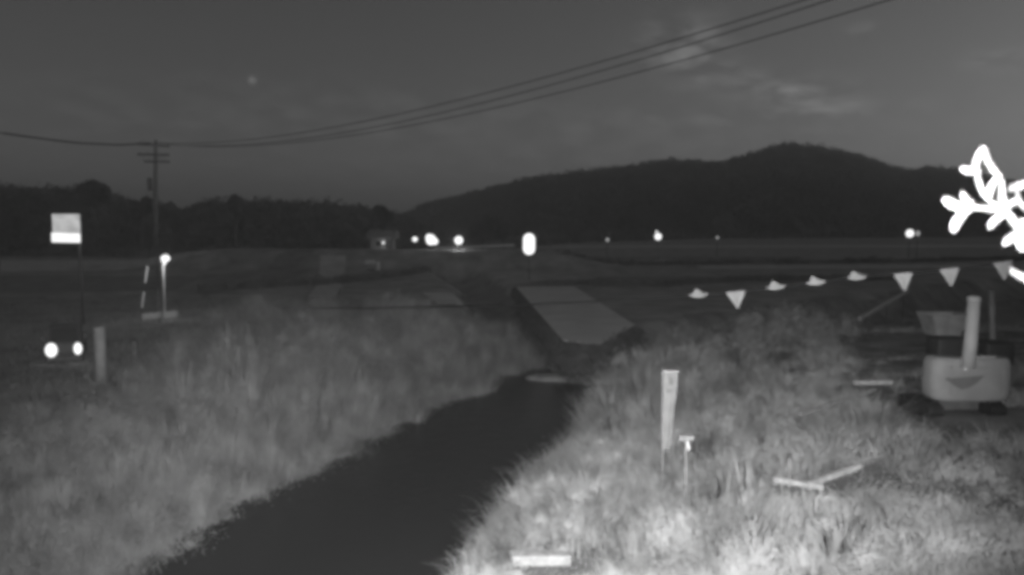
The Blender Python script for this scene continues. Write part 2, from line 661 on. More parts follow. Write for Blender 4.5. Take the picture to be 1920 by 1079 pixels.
def ridge_hill(name, ridge, Y0, Y1, u0, u1, base_z, m, nu, drop_tree):
    """terrain sheet from its foot at Y0 to its crest at Y1; the crest follows the skyline"""
    vs = []
    us = np.linspace(u0, u1, nu)
    nt = 16
    for j in range(nt + 4):
        for u in us:
            if j <= nt:
                t = j / nt
                Y = Y0 + (Y1 - Y0) * t
                v = interp(u, ridge)
                top = P(u, v, Y1).z - drop_tree
                x = (u - 960) / FPX * Y1
                xf = x * (Y0 / Y1) * (1 - t) + x * t
                z = base_z + (max(top, base_z) - base_z) * math.sin(t * math.pi / 2) ** .9
                vs.append((xf, Y, z))
            else:
                k = (j - nt) / 3
                Y = Y1 + (Y1 - Y0) * k
                x = (u - 960) / FPX * Y1
                top = P(u, interp(u, ridge), Y1).z - drop_tree
                z = base_z + (max(top, base_z) - base_z) * (1 - k) ** 1.5
                vs.append((x, Y, z))
    V = np.array(vs)
    n2 = nt + 4
    idd = np.arange(n2 * nu).reshape(n2, nu)
    Fh = np.stack([idd[:-1, :-1], idd[:-1, 1:], idd[1:, 1:], idd[1:, :-1]], -1).reshape(-1, 4)
    tag(npmesh(name, V, Fh, m, smooth=True), kind='structure')
    return V.reshape(n2, nu, 3), nt


def leaf_cards(centers, radii, per, size, loose=False, rng=RNG):
    """leaf clump faces spread through crowns; returns verts, faces"""
    n = len(centers) * per
    C = np.repeat(centers, per, 0)
    Rr = np.repeat(radii, per, 0)
    d = rng.normal(size=(n, 3))
    d /= np.linalg.norm(d, axis=1)[:, None]
    rad = np.abs(rng.normal(0, .62, n)) if loose else rng.uniform(.35, 1, n) ** .6
    p = C + d * Rr * rad[:, None]
    a = rng.normal(size=(n, 3))
    a /= np.linalg.norm(a, axis=1)[:, None]
    b = np.cross(a, d + rng.normal(size=(n, 3)) * .5)
    b /= np.linalg.norm(b, axis=1)[:, None] + 1e-9
    s = size * rng.uniform(.5, 1.4, n)[:, None]
    V = np.stack([p - a * s - b * s * .6, p + a * s * .3 - b * s * .8, p + a * s + b * s * .4, p - a * s * .2 + b * s * .9], 1).reshape(-1, 3)
    Fc = np.arange(n * 4).reshape(-1, 4)
    return V, Fc


def canopy(name, grid, nt, ncrown, rad, per, size, m, tmin=0.0):
    nyv, nu, _ = grid.shape
    t = RNG.uniform(tmin, 1.02, ncrown) * nt
    u = RNG.uniform(0, nu - 1.001, ncrown)
    ti, ui = np.floor(t).astype(int), np.floor(u).astype(int)
    ft, fu = (t - ti)[:, None], (u - ui)[:, None]
    p = (grid[ti, ui] * (1 - fu) + grid[ti, ui + 1] * fu) * (1 - ft) + (grid[ti + 1, ui] * (1 - fu) + grid[ti + 1, ui + 1] * fu) * ft
    r = rad * RNG.uniform(.6, 1.35, ncrown)
    RR = np.stack([r, r, r * RNG.uniform(.8, 1.3, ncrown)], 1)
    p = p + np.stack([np.zeros(ncrown), np.zeros(ncrown), RR[:, 2] * .55], 1)
    V, Fc = leaf_cards(p, RR, per, size)
    return tag(npmesh(name, V, Fc, m), kind='stuff')


g1, nt1 = ridge_hill('far_hill', RIDGE_R, 540, 780, 500, 2500, 0, M['hill'], 120, 5)
o = canopy('hill_forest', g1, nt1, 8500, 4.0, 24, 1.0, M['canopy_far'])
tag(o, 'dark forest covering the broad far hill on the right', 'forest')
g2, nt2 = ridge_hill('near_hill', RIDGE_L, 168, 215, -480, 835, 0, M['hill'], 60, 3.0)
o = canopy('wood', g2, nt2, 2600, 2.0, 60, .40, M['canopy'])
tag(o, 'dense dark wood along the left behind the fields', 'forest')


def tree(name, base, h, cr, label, n_lobes=9, per=260, size=.4, m='canopy', group=None, cat='tree', trunk_r=.22):
    base = Vector(base)
    r = empty(name, base, label, cat, group)
    bm = bmesh.new()
    top = base + Vector((random.uniform(-.3, .3), random.uniform(-.3, .3), h * .72))
    tube(bm, [base - Vector((0, 0, .3)), base + (top - base) * .4, top], trunk_r, trunk_r * .35, 8)
    for k in range(5):
        a = random.uniform(0, 6.28)
        s = base + (top - base) * random.uniform(.45, .9)
        tube(bm, [s, s + Vector((math.cos(a) * cr * .4, math.sin(a) * cr * .4, cr * .35)), s + Vector((math.cos(a) * cr * .7, math.sin(a) * cr * .7, cr * .8))], trunk_r * .3, trunk_r * .1, 5)
    obj('trunk', bm, M['bark'], r)
    cs, rs = [], []
    for k in range(n_lobes):
        a = random.uniform(0, 6.28)
        q = random.uniform(0, .75) * cr
        cs.append((base.x + math.cos(a) * q, base.y + math.sin(a) * q, base.z + h - cr * random.uniform(.35, 1.5)))
        x = cr * random.uniform(.35, .55)
        rs.append((x, x, x * random.uniform(.7, 1)))
    V, Fc = leaf_cards(np.array(cs), np.array(rs), per, size)
    npmesh('crown', V, Fc, M[m], r)
    return r


def T(u, vtop, Y, cr, label, base_z=None, **k):
    p = P(u, vtop, Y)
    bz = hz(p.x, p.y) if base_z is None else base_z
    return tree('tree', (p.x, p.y, bz), p.z - bz, cr, label, **k)


T(176, 337, 166, 3.6, 'tall round-topped tree standing above the left wood edge')
T(262, 371, 164, 2.6, 'dark bushy tree at the wood edge just left of the utility pole')
T(318, 383, 163, 2.8, 'dark tree at the wood edge just right of the utility pole')
T(440, 366, 164, 2.2, 'narrow tree peaking above the middle of the left wood')
T(718, 386, 168, 2.0, 'small lone tree crown at the low end of the left wood')
T(905, 402, 190, 3.5, 'dark tree grove in front of the hill right of the bright lamps', n_lobes=16)
T(945, 408, 186, 3.0, 'low dark tree in front of the hill just left of the pill panel', n_lobes=12)
T(1738, 309, 770, 9, 'broad tree on the hill shoulder left of the white sprig', base_z=45, size=1.3, m='canopy_far')
T(1604, 288, 775, 7, 'tree sticking up on the right slope of the hill top', base_z=60, size=1.2, m='canopy_far')


def brush(name, line, n, hmax, r, per, size, m, label, jit=2.0, z0=None):
    # ragged low growth along a ground line
    line = np.array(line, float)
    seg = RNG.integers(0, len(line) - 1, n)
    t = RNG.uniform(0, 1, n)[:, None]
    p = line[seg] * (1 - t) + line[seg + 1] * t + RNG.normal(size=(n, 2)) * (jit * .4, jit)
    hh = hmax * (.15 + .85 * fbm(p[:, 0] * .11, p[:, 1] * .02, 91) ** 1.5) * RNG.uniform(.4, 1.1, n)
    C = np.stack([p[:, 0], p[:, 1], (height(p[:, 0], p[:, 1]) if z0 is None else np.full(n, z0)) + hh * .5], 1)
    V, Fc = leaf_cards(C, np.stack([np.full(n, r), np.full(n, r), hh * .6 + .1], 1), per, size)
    return tag(npmesh(name, V, Fc, m), label, 'brush', kind='stuff')


brush('hedge', [(-135, 166), (-90, 162), (-60, 158), (-36, 158), (-22, 150)], 900, 3.2, 1.1, 30, .28, M['canopy'], 'ragged low brush along the foot of the left wood', 4)
brush('hedge', [(-20, 190), (20, 330), (120, 470), (330, 535)], 700, 7.0, 3.5, 30, .9, M['canopy_far'], 'ragged low brush along the foot of the far hill', 10)
brush('weeds', [(8, 118), (40, 124), (75, 132), (110, 150)], 500, 1.6, .6, 20, .16, M['canopy'], 'line of dark weeds along a field edge on the right', 1.2)
brush('weeds', [(2, 78), (14, 76), (28, 84), (46, 86)], 420, 1.1, .4, 22, .10, M['canopy'], 'line of dark weeds behind the pale concrete apron', .7)
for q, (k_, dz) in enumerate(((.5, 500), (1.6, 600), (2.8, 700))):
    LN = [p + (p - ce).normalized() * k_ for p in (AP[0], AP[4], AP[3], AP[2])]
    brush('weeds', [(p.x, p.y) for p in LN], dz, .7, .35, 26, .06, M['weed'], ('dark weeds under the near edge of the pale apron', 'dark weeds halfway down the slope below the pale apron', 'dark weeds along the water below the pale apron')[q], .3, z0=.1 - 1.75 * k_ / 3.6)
brush('weeds', [(-30, 70), (-20, 78), (-14, 92), (-12, 104)], 420, 1.3, .45, 22, .11, M['canopy'], 'dark weeds along the field edge left of the ditch', 1.0)

# ------------------------------------------------------------------ grass, reeds, shrubs
def blades(name, xy, hgt, wid, lean, m, zoff=0.0):
    """tapered, bent blades as one mesh: xy (N,2), hgt (N,)"""
    n = len(xy)
    z0 = height(xy[:, 0], xy[:, 1]) - .03 + zoff
    a = RNG.uniform(0, 2 * np.pi, n)
    w = wid * RNG.uniform(.6, 1.5, n)
    ld = RNG.uniform(0, 2 * np.pi, n)
    L = hgt * lean * RNG.uniform(.2, 1.4, n)
    ex, ey = np.cos(a) * w, np.sin(a) * w
    lx, ly = np.cos(ld) * L, np.sin(ld) * L
    b = np.stack([xy[:, 0], xy[:, 1], z0], 1)
    e = np.stack([ex, ey, np.zeros(n)], 1)
    mid = b + np.stack([lx * .3, ly * .3, hgt * .6], 1)
    tip = b + np.stack([lx, ly, hgt], 1)
    V = np.stack([b - e, b + e, mid + e * .8, mid - e * .8, tip], 1).reshape(-1, 3)
    i0 = np.arange(n) * 5
    F4 = np.stack([i0, i0 + 1, i0 + 2, i0 + 3], 1)
    F3 = np.stack([i0 + 3, i0 + 2, i0 + 4, i0 + 4], 1)
    me = bpy.data.meshes.new(name)
    me.vertices.add(len(V))
    me.vertices.foreach_set('co', V.astype(np.float32).ravel())
    loops = np.concatenate([F4.ravel(), F3[:, :3].ravel()])
    me.loops.add(len(loops))
    me.loops.foreach_set('vertex_index', loops.astype(np.int32))
    me.polygons.add(2 * n)
    me.polygons.foreach_set('loop_start', np.concatenate([np.arange(n) * 4, 4 * n + np.arange(n) * 3]).astype(np.int32))
    me.polygons.foreach_set('loop_total', np.concatenate([np.full(n, 4), np.full(n, 3)]).astype(np.int32))
    me.update(calc_edges=True)
    return tag(link(name, me, m), kind='stuff')


def tussocks(name, cen, hgt, per, wid, m, spread=.16, flare=.55):
    # fans of arching blades, each fan from one root
    n = len(cen) * per
    a = RNG.uniform(0, 2 * np.pi, n)
    q = spread * np.sqrt(RNG.uniform(0, 1, n))
    xy = np.repeat(cen, per, 0) + np.stack([np.cos(a) * q, np.sin(a) * q], 1)
    h = np.repeat(hgt, per) * RNG.uniform(.45, 1.05, n)
    z0 = np.repeat(height(cen[:, 0], cen[:, 1]), per) - .05
    out = h * flare * RNG.uniform(.05, 1.2, n)
    lx, ly = np.cos(a) * out, np.sin(a) * out
    w = wid * RNG.uniform(.6, 1.4, n)
    e = np.stack([-np.sin(a) * w, np.cos(a) * w, np.zeros(n)], 1)
    b = np.stack([xy[:, 0], xy[:, 1], z0], 1)
    m1 = b + np.stack([lx * .18, ly * .18, h * .55], 1)
    m2 = b + np.stack([lx * .55, ly * .55, h * .92], 1)
    tip = b + np.stack([lx, ly, h * RNG.uniform(.8, 1.02, n)], 1)
    V = np.stack([b - e, b + e, m1 + e, m1 - e, m2 + e * .8, m2 - e * .8, tip + e * .15, tip - e * .15], 1).reshape(-1, 3)
    i0 = np.arange(n) * 8
    Fq = np.concatenate([np.stack([i0, i0 + 1, i0 + 2, i0 + 3], 1), np.stack([i0 + 3, i0 + 2, i0 + 4, i0 + 5], 1), np.stack([i0 + 5, i0 + 4, i0 + 6, i0 + 7], 1)])
    return tag(npmesh(name, V, Fq, m), kind='stuff')


def inside(xy, poly):
    x, y = xy[:, 0], xy[:, 1]
    c = np.zeros(len(x), bool)
    j = len(poly) - 1
    for i in range(len(poly)):
        (ax, ay), (bx, by) = poly[i], poly[j]
        cond = ((ay > y) != (by > y)) & (x < (bx - ax) * (y - ay) / (by - ay + 1e-12) + ax)
        c ^= cond
        j = i
    return c


def scatter(poly, dens):
    p = np.array(poly)
    lo, hi = p.min(0), p.max(0)
    n = int((hi - lo).prod() * dens)
    xy = RNG.uniform(lo, hi, (n, 2))
    return xy[inside(xy, poly)]


def soil(name, poly, lift=.03, step=.4, m='soil'):
    p = np.array(poly)
    gx, gy = np.arange(p[:, 0].min(), p[:, 0].max() + step, step), np.arange(p[:, 1].min(), p[:, 1].max() + step, step)
    X_, Y_ = np.meshgrid(gx, gy)
    V = np.stack([X_, Y_, height(X_, Y_) + lift], -1).reshape(-1, 3)
    idd = np.arange(X_.size).reshape(X_.shape)
    Fs = np.stack([idd[:-1, :-1], idd[:-1, 1:], idd[1:, 1:], idd[1:, :-1]], -1).reshape(-1, 4)
    cen = V[Fs].mean(1)
    Fs = Fs[inside(cen[:, :2], poly)]
    tag(npmesh(name, V, Fs, M[m], smooth=True), kind='structure')


# left bank: tall reeds in clumps right down to the water
LEFT = [(-22, 9), (-9, 9), (-5.2, 13), (-3.0, 20), (-.6, 27), (2.2, 36.5), (1.0, 40), (-5, 39.5), (-10.5, 37.5), (-13.2, 34), (-12.6, 27), (-12.2, 22), (-14.5, 18.5), (-22, 17.5)]


soil('bank_soil', LEFT)


def left_height(xy):
    x, y = xy[:, 0], xy[:, 1]
    d, s = polydist(x, y, RIVER)
    n1 = fbm(x * .45, y * .45, 21)
    n2 = fbm(x * 1.5, y * 1.5, 33)
    n3 = fbm(x * .9 + 7, y * .9, 29)
    h = .55 + 1.3 * sst(.3, .7, n1) + .8 * sst(.35, .75, n3) + .5 * (n2 - .5)
    h = h * (.72 + .28 * sst(2.6, 5.5, d))
    h = h * (.55 + .45 * sst(18.0, 23, y + .15 * (x + 12))) + .12 * sst(25, 32, y)
    return h, d, s


xy = scatter(LEFT, 760)
h, d, s = left_height(xy)
g_ = fbm(xy[:, 0] * .8, xy[:, 1] * .8, 71)
k = (d > 1.9 + 1.7 * vnoise(xy[:, 0] * 1.0, xy[:, 1] * 1.0, 5)) & (s < 0) & (g_ + RNG.uniform(-.12, .12, len(d)) > .36)
xy, h = xy[k], h[k]
tag(blades('reeds', xy, h * RNG.uniform(.6, 1.12, len(xy)), .007, .45, M['reed']), 'tall pale reeds covering the left river bank', 'reeds')


xy = scatter(LEFT, 1.7)
h, d, s = left_height(xy)
k = (s < 0) & (d > 2.7)
tag(tussocks('reed_tussocks', xy[k], h[k] * RNG.uniform(.8, 1.3, k.sum()), 130, .0075, M['reed']), 'arching tussocks of pale reed leaning over the left water edge', 'reeds')


def foliage(name, pts, hmax, per, size, m, spread=.22):
    """soft leafy plumes riding through the reeds"""
    C = np.stack([pts[:, 0], pts[:, 1], height(pts[:, 0], pts[:, 1]) + hmax * RNG.uniform(.25, 1.0, len(pts)) ** .7], 1)
    rr = np.minimum(spread * RNG.uniform(.6, 1.4, len(pts)), .15 + hmax * .45)
    V, Fc = leaf_cards(C, np.stack([rr * 1.25, rr * 1.25, rr], 1), per, size, loose=True)
    return tag(npmesh(name, V, Fc, m), kind='stuff')


xy = scatter(LEFT, 3.2)
xy = np.concatenate([xy, scatter([(-12.8, 26), (-4.5, 26), (-1.5, 31), (0, 38), (-5, 39), (-10, 37.5), (-13, 34)], 3.0)])
h, d, s = left_height(xy)
k = (d > 3.0) & (s < 0)
tag(foliage('reed_leaves', xy[k], h[k] * 1.0, 560, .018, M['reed'], .42), 'soft leafy plumes among the left bank reeds', 'foliage')

def ground_at(u, v, above=0.0, lo=4.0, hi=40.0):
    # first point along a pixel's ray that comes within 'above' of the terrain
    Yp = lo
    while Yp < hi:
        q_ = P(u, v, Yp)
        if q_.z <= hz(q_.x, q_.y) + above:
            return Vector((q_.x, q_.y, hz(q_.x, q_.y)))
        Yp += .05
    return P(u, v, hi)


CLEAR = [(1450, 895), (1500, 910), (1560, 890), (1612, 868), (965, 1050), (1010, 1050), (1060, 1050), (1640, 716), (1286, 940), (1812, 770), (1745, 772), (1775, 778), (1850, 778), (1880, 770), (1910, 765)]
CLEAR = [(ground_at(u, v, .25), 1.0) for u, v in CLEAR] + [(ground_at(u, v), 1.45) for u, v in ((1735, 792), (1812, 796), (1885, 792))]


def trampled(xy, h):
    for q_, rk in CLEAR:
        dx, dy = xy[:, 0] - q_.x, (xy[:, 1] - q_.y + .35) / 1.5
        h = h * (.22 + .78 * sst(.35 * rk, .85 * rk, np.hypot(dx, dy)))
    return h


# right bank: scrub near the water, rough mown grass on the levee
RIGHT = [(-3.5, 6), (-1.0, 15), (1.0, 20), (2.6, 24), (4.6, 29), (6.3, 31.5), (9.5, 30), (11.5, 27), (10.5, 22), (9.0, 19), (7.5, 15), (9, 6)]


soil('bank_soil', RIGHT)


def right_height(xy):
    x, y = xy[:, 0], xy[:, 1]
    d, s = polydist(x, y, RIVER)
    n1 = fbm(x * .6, y * .6, 41)
    n2 = fbm(x * 1.7, y * 1.7, 43)
    tall = sst(13.5, 18, y) * sst(11, 6.5, d)
    h = (.40 + .40 * sst(.3, .7, n1) + .35 * (n2 - .4)) * (1 - tall) + tall * (.7 + .9 * sst(.3, .7, n1) + .4 * (n2 - .5))
    h = h * (.3 + .7 * sst(14, 8.0, d + 1.5 * (n2 - .5)))
    return h, d, s


xy = scatter(RIGHT, 1000)
h, d, s = right_height(xy)
g_ = fbm(xy[:, 0] * 1.0, xy[:, 1] * 1.0, 73)
k = (d > 2.0 + 1.6 * vnoise(xy[:, 0] * 1.0, xy[:, 1] * 1.0, 6)) & (s > 0) & (g_ + RNG.uniform(-.1, .1, len(d)) > .38 + .09 * sst(2.5, 6, xy[:, 0]) * sst(17, 13, xy[:, 1]))
xy, h = xy[k], trampled(xy[k], h[k])
tag(blades('scrub', xy, h * RNG.uniform(.6, 1.12, len(xy)), .0055, .6, M['grass']), 'pale bushy scrub on the right bank below the levee', 'scrub')
xy = scatter(RIGHT, 1.8)
h, d, s = right_height(xy)
k = (s > 0) & (d > 2.7)
tag(tussocks('scrub_tussocks', xy[k], trampled(xy, h)[k] * RNG.uniform(.8, 1.3, k.sum()), 120, .006, M['grass'], .14, .6), 'arching tussocks of pale grass on the right water edge', 'grass')
xy = scatter(RIGHT, 5)
h, d, s = right_height(xy)
k = (d > 2.9) & (s > 0)
xy = xy[k]
tag(foliage('scrub_leaves', xy, trampled(xy, h[k]) * 1.0, 430, .012, M['grass'], .2), 'leafy sprays among the right bank scrub', 'foliage')

LEVEE = [(-1.5, 6), (2.5, 5.2), (11, 5.2), (16, 14), (24, 26), (12, 27), (9.5, 20), (3.5, 15), (0, 12)]
soil('levee_soil', LEVEE, lift=.06, m='levee_soil')
xy = scatter(LEVEE, 900)
n1 = fbm(xy[:, 0] * .9, xy[:, 1] * .9, 51)
h = (.10 + .42 * sst(.35, .75, n1)) * sst(24, 13, xy[:, 1]) + .08
n2 = fbm(xy[:, 0] * 2.0, xy[:, 1] * 2.0, 57)
h = h * (.45 + 1.0 * sst(.3, .7, n2))
k = (polydist(xy[:, 0], xy[:, 1], RIVER)[0] > 3.4) & (n1 * .6 + n2 * .4 + RNG.uniform(-.1, .1, len(n1)) > .40 + .11 * sst(4, 8, xy[:, 0]))
xy, h = xy[k], trampled(xy[k], h[k])
tag(blades('levee_grass', xy, h * RNG.uniform(.6, 1.2, len(xy)), .005, .9, M['grass']), 'rough mottled grass on the near right levee', 'grass')

# thin short grass on the dim ground beyond
FARG = [(-40, 24), (-13, 22), (-13, 36), (0, 41), (3, 46), (-14, 62), (-44, 62)]
xy = scatter(FARG, 22)
tag(blades('field_grass', xy, .15 + .4 * fbm(xy[:, 0] * .3, xy[:, 1] * .3, 61) ** 2, .02, .8, M['reed']), 'short dim grass on the ground beyond the left reeds', 'grass')
FARG2 = [(8, 30), (24, 26), (44, 34), (44, 62), (30, 62), (16, 47)]
xy = scatter(FARG2, 22)
dd = polydist(xy[:, 0], xy[:, 1], RIVER)[0]
xy = xy[dd > 3]
tag(blades('bank_grass', xy, .15 + .4 * fbm(xy[:, 0] * .3, xy[:, 1] * .3, 67) ** 2, .02, .8, M['reed']), 'short dim grass on the ground behind the small digger', 'grass')


def shrub(u, v, Y, hgt, rad, label):
    p = P(u, v, Y)
    b = Vector((p.x, p.y, hz(p.x, p.y)))
    r = empty('shrub', b, label, 'shrub')
    bm = bmesh.new()
    for k in range(9):
        a = random.uniform(0, 6.28)
        q = rad * random.uniform(.2, .8)
        tube(bm, [b - Vector((0, 0, .1)), b + Vector((math.cos(a) * q * .4, math.sin(a) * q * .4, hgt * .5)), b + Vector((math.cos(a) * q, math.sin(a) * q, hgt * random.uniform(.7, .95)))], .025, .006, 5)
    obj('stems', bm, M['bark'], r)
    cs, rs = [], []
    for k in range(int(60 * rad)):
        a = random.uniform(0, 6.28)
        q = rad * math.sqrt(random.random())
        z = hgt * random.uniform(.3, 1.0) * (1 - .35 * (q / rad) ** 2)
        cs.append((b.x + math.cos(a) * q, b.y + math.sin(a) * q, b.z + z))
        x = random.uniform(.10, .30)
        rs.append((x, x, x * 1.5))
    V, Fc = leaf_cards(np.array(cs), np.array(rs) * 1.3, 330, .022, loose=True)
    npmesh('foliage', V, Fc, M['shrub'], r)


shrub(1210, 690, 23, 1.75, 1.15, 'leafy pale shrub at the water edge behind the banner pole')
shrub(1290, 690, 22.5, 1.6, 1.0, 'pale shrub right behind the top of the banner')
shrub(1490, 660, 26.5, 1.2, 2.1, 'tall pale shrub between the pennants and the levee')
shrub(1415, 690, 25, 1.0, 1.9, 'lower pale shrub beside the tall shrub under the pennants')
shrub(1165, 735, 22.5, 1.1, .7, 'small shrub overhanging the dark water at the river bend')


def bulb(name, loc, watts, parent, radius=.15):
    l_ = bpy.data.lights.new(name, 'POINT')
    l_.energy = watts
    l_.shadow_soft_size = radius
    o_ = bpy.data.objects.new(name, l_)
    COL.objects.link(o_)
    o_.parent = parent
    o_.location = parent.matrix_basis.inverted() @ Vector(loc)
    return o_


# ------------------------------------------------------------------ utility pole and overhead wires
pb = G(300, 598, .0)
pb = Vector((P(295, 500, 49).x, 49.0, 0.1))
up = empty('utility_pole', pb, 'dark utility pole with crossarms in front of the left wood', 'utility pole')
ptop = P(292, 263, 49)
bm = bmesh.new()
tube(bm, [pb - Vector((0, 0, .4)), pb + Vector((-.03, 0, 6)), Vector((ptop.x, 49, ptop.z))], .21, .11, 12)
obj('pole', bm, M['dim'], up, True)
ARM = Vector((.70, .71, 0)).normalized()
armz = [P(292, 291, 49).z, P(292, 304, 49).z]
for k, (z, L) in enumerate(zip(armz, (1.0, .8))):
    bm = bmesh.new()
    c = Vector((pb.x, 48.80, z))
    box(bm, c + Vector((.12 if k == 0 else .35, 0, 0)), (L * 2, .1, .12), rz=.12, bev=.01)
    a = obj('crossarm', bm, M['dark'], up)
    for q in (-.85, -.35, .5, .9):
        bm = bmesh.new()
        lathe(bm, c + Vector((q * L + .12, 0, .06)), [(.03, 0), (.03, .06), (.07, .09), (.04, .13), (.07, .16), (.03, .2), (0, .22)], 10)
        i_ = obj('insulator', bm, M['grey'], up)
bm = bmesh.new()
box(bm, (pb.x, 49, P(292, 273, 49).z), (2.2, .09, .1), rz=math.atan2(ARM.y, ARM.x), bev=.01)
obj('crossarm', bm, M['dark'], up)
bm = bmesh.new()
zt = P(292, 345, 49).z
lathe(bm, (pb.x - .24, 48.9, zt - .5), [(0, 0), (.13, .0), (.15, .06), (.15, .8), (.12, .88), (0, .9)], 16)
obj('transformer', bm, M['dark'], up, True)
for k in range(7):
    bm = bmesh.new()
    z = 3.5 + k * .8
    box(bm, (pb.x + (.22 if k % 2 else -.22), 49, z), (.22, .025, .025))
    obj('climbing_step', bm, M['dark'], up)
gtop, gbot = pb + Vector((-.1, -.1, 6.4)), P(262, 590, 47)
gbot.z = 0.05
bm = bmesh.new()
tube(bm, [gtop, gbot], .012, .012, 5)
gw = obj('guy_wire', bm, M['wire'], up)
dirg = (gbot - gtop)
for z0, z1 in ((3.55, 2.5), (1.9, .9)):
    f0, f1 = (gtop.z - z0) / (gtop.z - gbot.z), (gtop.z - z1) / (gtop.z - gbot.z)
    bm = bmesh.new()
    tube(bm, [gtop + dirg * f0, gtop + dirg * f1], .075, .075, 8)
    obj('guard_sleeve', bm, M['white'], gw)

# three conductors: from the pole to a pole out of frame behind the right edge, and on to the left
ZW = P(292, 272, 49).z
wire_targets = [((1508, 0), (950, 165)), ((1556, 0), (965, 178)), ((1668, 0), (975, 192))]
offs = (-.75, 0.0, 1.05)
labs = ('uppermost of the three power lines crossing the sky', 'middle of the three power lines crossing the sky', 'lowest of the three power lines crossing the sky')
for w_i, off in enumerate(offs):
    a = Vector((pb.x, 49, ZW + .12)) + ARM * off
    dirw = Vector((31.0, -31.4, 0)).normalized()
    end = a + dirw * 76
    end.z = a.z + .9
    (u1, v1), (u0, v0) = wire_targets[w_i]
    # height that puts the wire on its skyline at two places; sag fitted through them
    pts = []
    s1 = None

    def hit(u, v):
        d_ = ray(u, v)
        # intersection in plan of the pixel's ray with the wire's line
        den = dirw.x * d_.y - dirw.y * d_.x
        t_ = ((0 - a.x) * d_.y - (0 - a.y) * d_.x) / den
        q_ = a + dirw * t_
        return t_, CAM.z + d_.z * (q_.y / d_.y)
    t1, z1 = hit(u1, v1)
    t0, z0 = hit(u0, v0)
    A = np.array([[t0, t0 * t0], [t1, t1 * t1]])
    c1, c2 = np.linalg.solve(A, np.array([z0 - a.z, z1 - a.z]))
    print('WIRE', t0, z0, t1, z1, c1, c2)
    for k in range(41):
        t_ = 52 * k / 40
        q_ = a + dirw * t_
        q_.z = a.z + c1 * t_ + c2 * t_ * t_
        pts.append(q_)
    left = []
    ld = Vector((-5.6, -7.4, 0)).normalized()
    for k in range(1, 25):
        t_ = 9.6 * k / 24
        q_ = a + ld * t_
        u_ = 960 + FPX * (q_.x / (q_.y * math.cos(PITCH) - 0.0 * q_.y))
        zz = P(u_, float(interp(u_, [(-60, 232), (0, 248), (50, 256), (110, 265), (160, 271), (230, 275), (290, 273)])), q_.y).z
        q_.z = zz + .12 * (1 - k / 24) + .05 * (w_i - 1)
        left.append(q_)
    bm = bmesh.new()
    tube(bm, left[::-1] + pts, .017, .017, 6)
    tag(obj('power_line', bm, M['wire']), labs[w_i], 'power line', 'power lines strung from the utility pole')

# ------------------------------------------------------------------ roadside lamp beside the pole, pale kerb blocks
lp = P(306, 520, 47.5)
lb = Vector((lp.x, 47.5, 0.05))
r = empty('street_lamp', lb, 'short lamp post with a bright head beside the utility pole', 'street lamp')
lt = P(306, 488, 47.5)
bm = bmesh.new()
tube(bm, [lb - Vector((0, 0, .3)), Vector((lt.x, 47.5, lt.z))], .06, .05, 10)
obj('post', bm, M['white'], r, True)
bm = bmesh.new()
lh = P(310, 485, 47.3)
ball(bm, lh, .26, 1.15, .8, .85)
ball(bm, lh + Vector((-.05, 0, -.2)), .1, 1, 1, 2.2)
obj('lamp_head', bm, M['lamp'], r, True)
bulb('bulb', lh + Vector((-.05, -.45, -.1)), 45, r)
bm = bmesh.new()
box(bm, lh + Vector((.05, .05, .27)), (.34, .2, .1), bev=.03)
obj('bracket', bm, M['dark'], r)
for (u0, u1, v), l_ in zip(((270, 300, 594), (309, 331, 591)), ('longer pale kerb block at the foot of the utility pole', 'shorter pale kerb block right of the utility pole foot')):
    a, b = P(u0, v, 46.0), P(u1, v - 3, 46.0)
    r = empty('kerb_block', ((a.x + b.x) / 2, 46, (a.z + b.z) / 2 - .2), l_, 'kerb block')
    bm = bmesh.new()
    box(bm, (a + b) / 2, ((b - a).length, .5, .36), ry=-.1, bev=.04)
    obj('block', bm, M['white'], r)
    bm = bmesh.new()
    box(bm, (a + b) / 2 - Vector((0, 0, .38)), ((b - a).length * .9, .4, .4))
    obj('base', bm, M['concrete'], r)

# ------------------------------------------------------------------ square reflective sign on a dark post, its returned light put in as emission
Y = 45.0
b0 = P(157, 620, Y)
sb = Vector((b0.x, Y, .05))
r = empty('reflective_sign', sb, 'square reflective sign with painted-in glow, brighter in its bottom band, on a dark post', 'sign')
bm = bmesh.new()
t_ = P(157, 405, Y)
tube(bm, [sb - Vector((0, 0, .4)), Vector((sb.x, Y, t_.z))], .09, .07, 10)
obj('post', bm, M['dark'], r, True)
a, b = P(98, 402, Y - .2), P(150, 436, Y - .2)
bm = bmesh.new()
box(bm, (a + b) / 2, (b.x - a.x, .12, a.z - b.z), bev=.02)
obj('panel', bm, M['sign_lo'], r)
c_, d_ = P(97, 437, Y - .2), P(150, 455, Y - .2)
bm = bmesh.new()
box(bm, (c_ + d_) / 2, (d_.x - c_.x, .14, c_.z - d_.z), ry=.02, bev=.02)
obj('bottom_band', bm, M['sign_hi'], r)
bm = bmesh.new()
box(bm, ((a.x + d_.x) / 2, Y - .07, (a.z + d_.z) / 2), (d_.x - a.x + .12, .1, a.z - d_.z + .12), bev=.02)
obj('backing', bm, M['dark'], r)
for z in (a.z - .2, d_.z + .2):
    bm = bmesh.new()
    box(bm, (sb.x - .3, Y + .0, z), (.8, .05, .06))
    obj('bracket', bm, M['dark'], r)


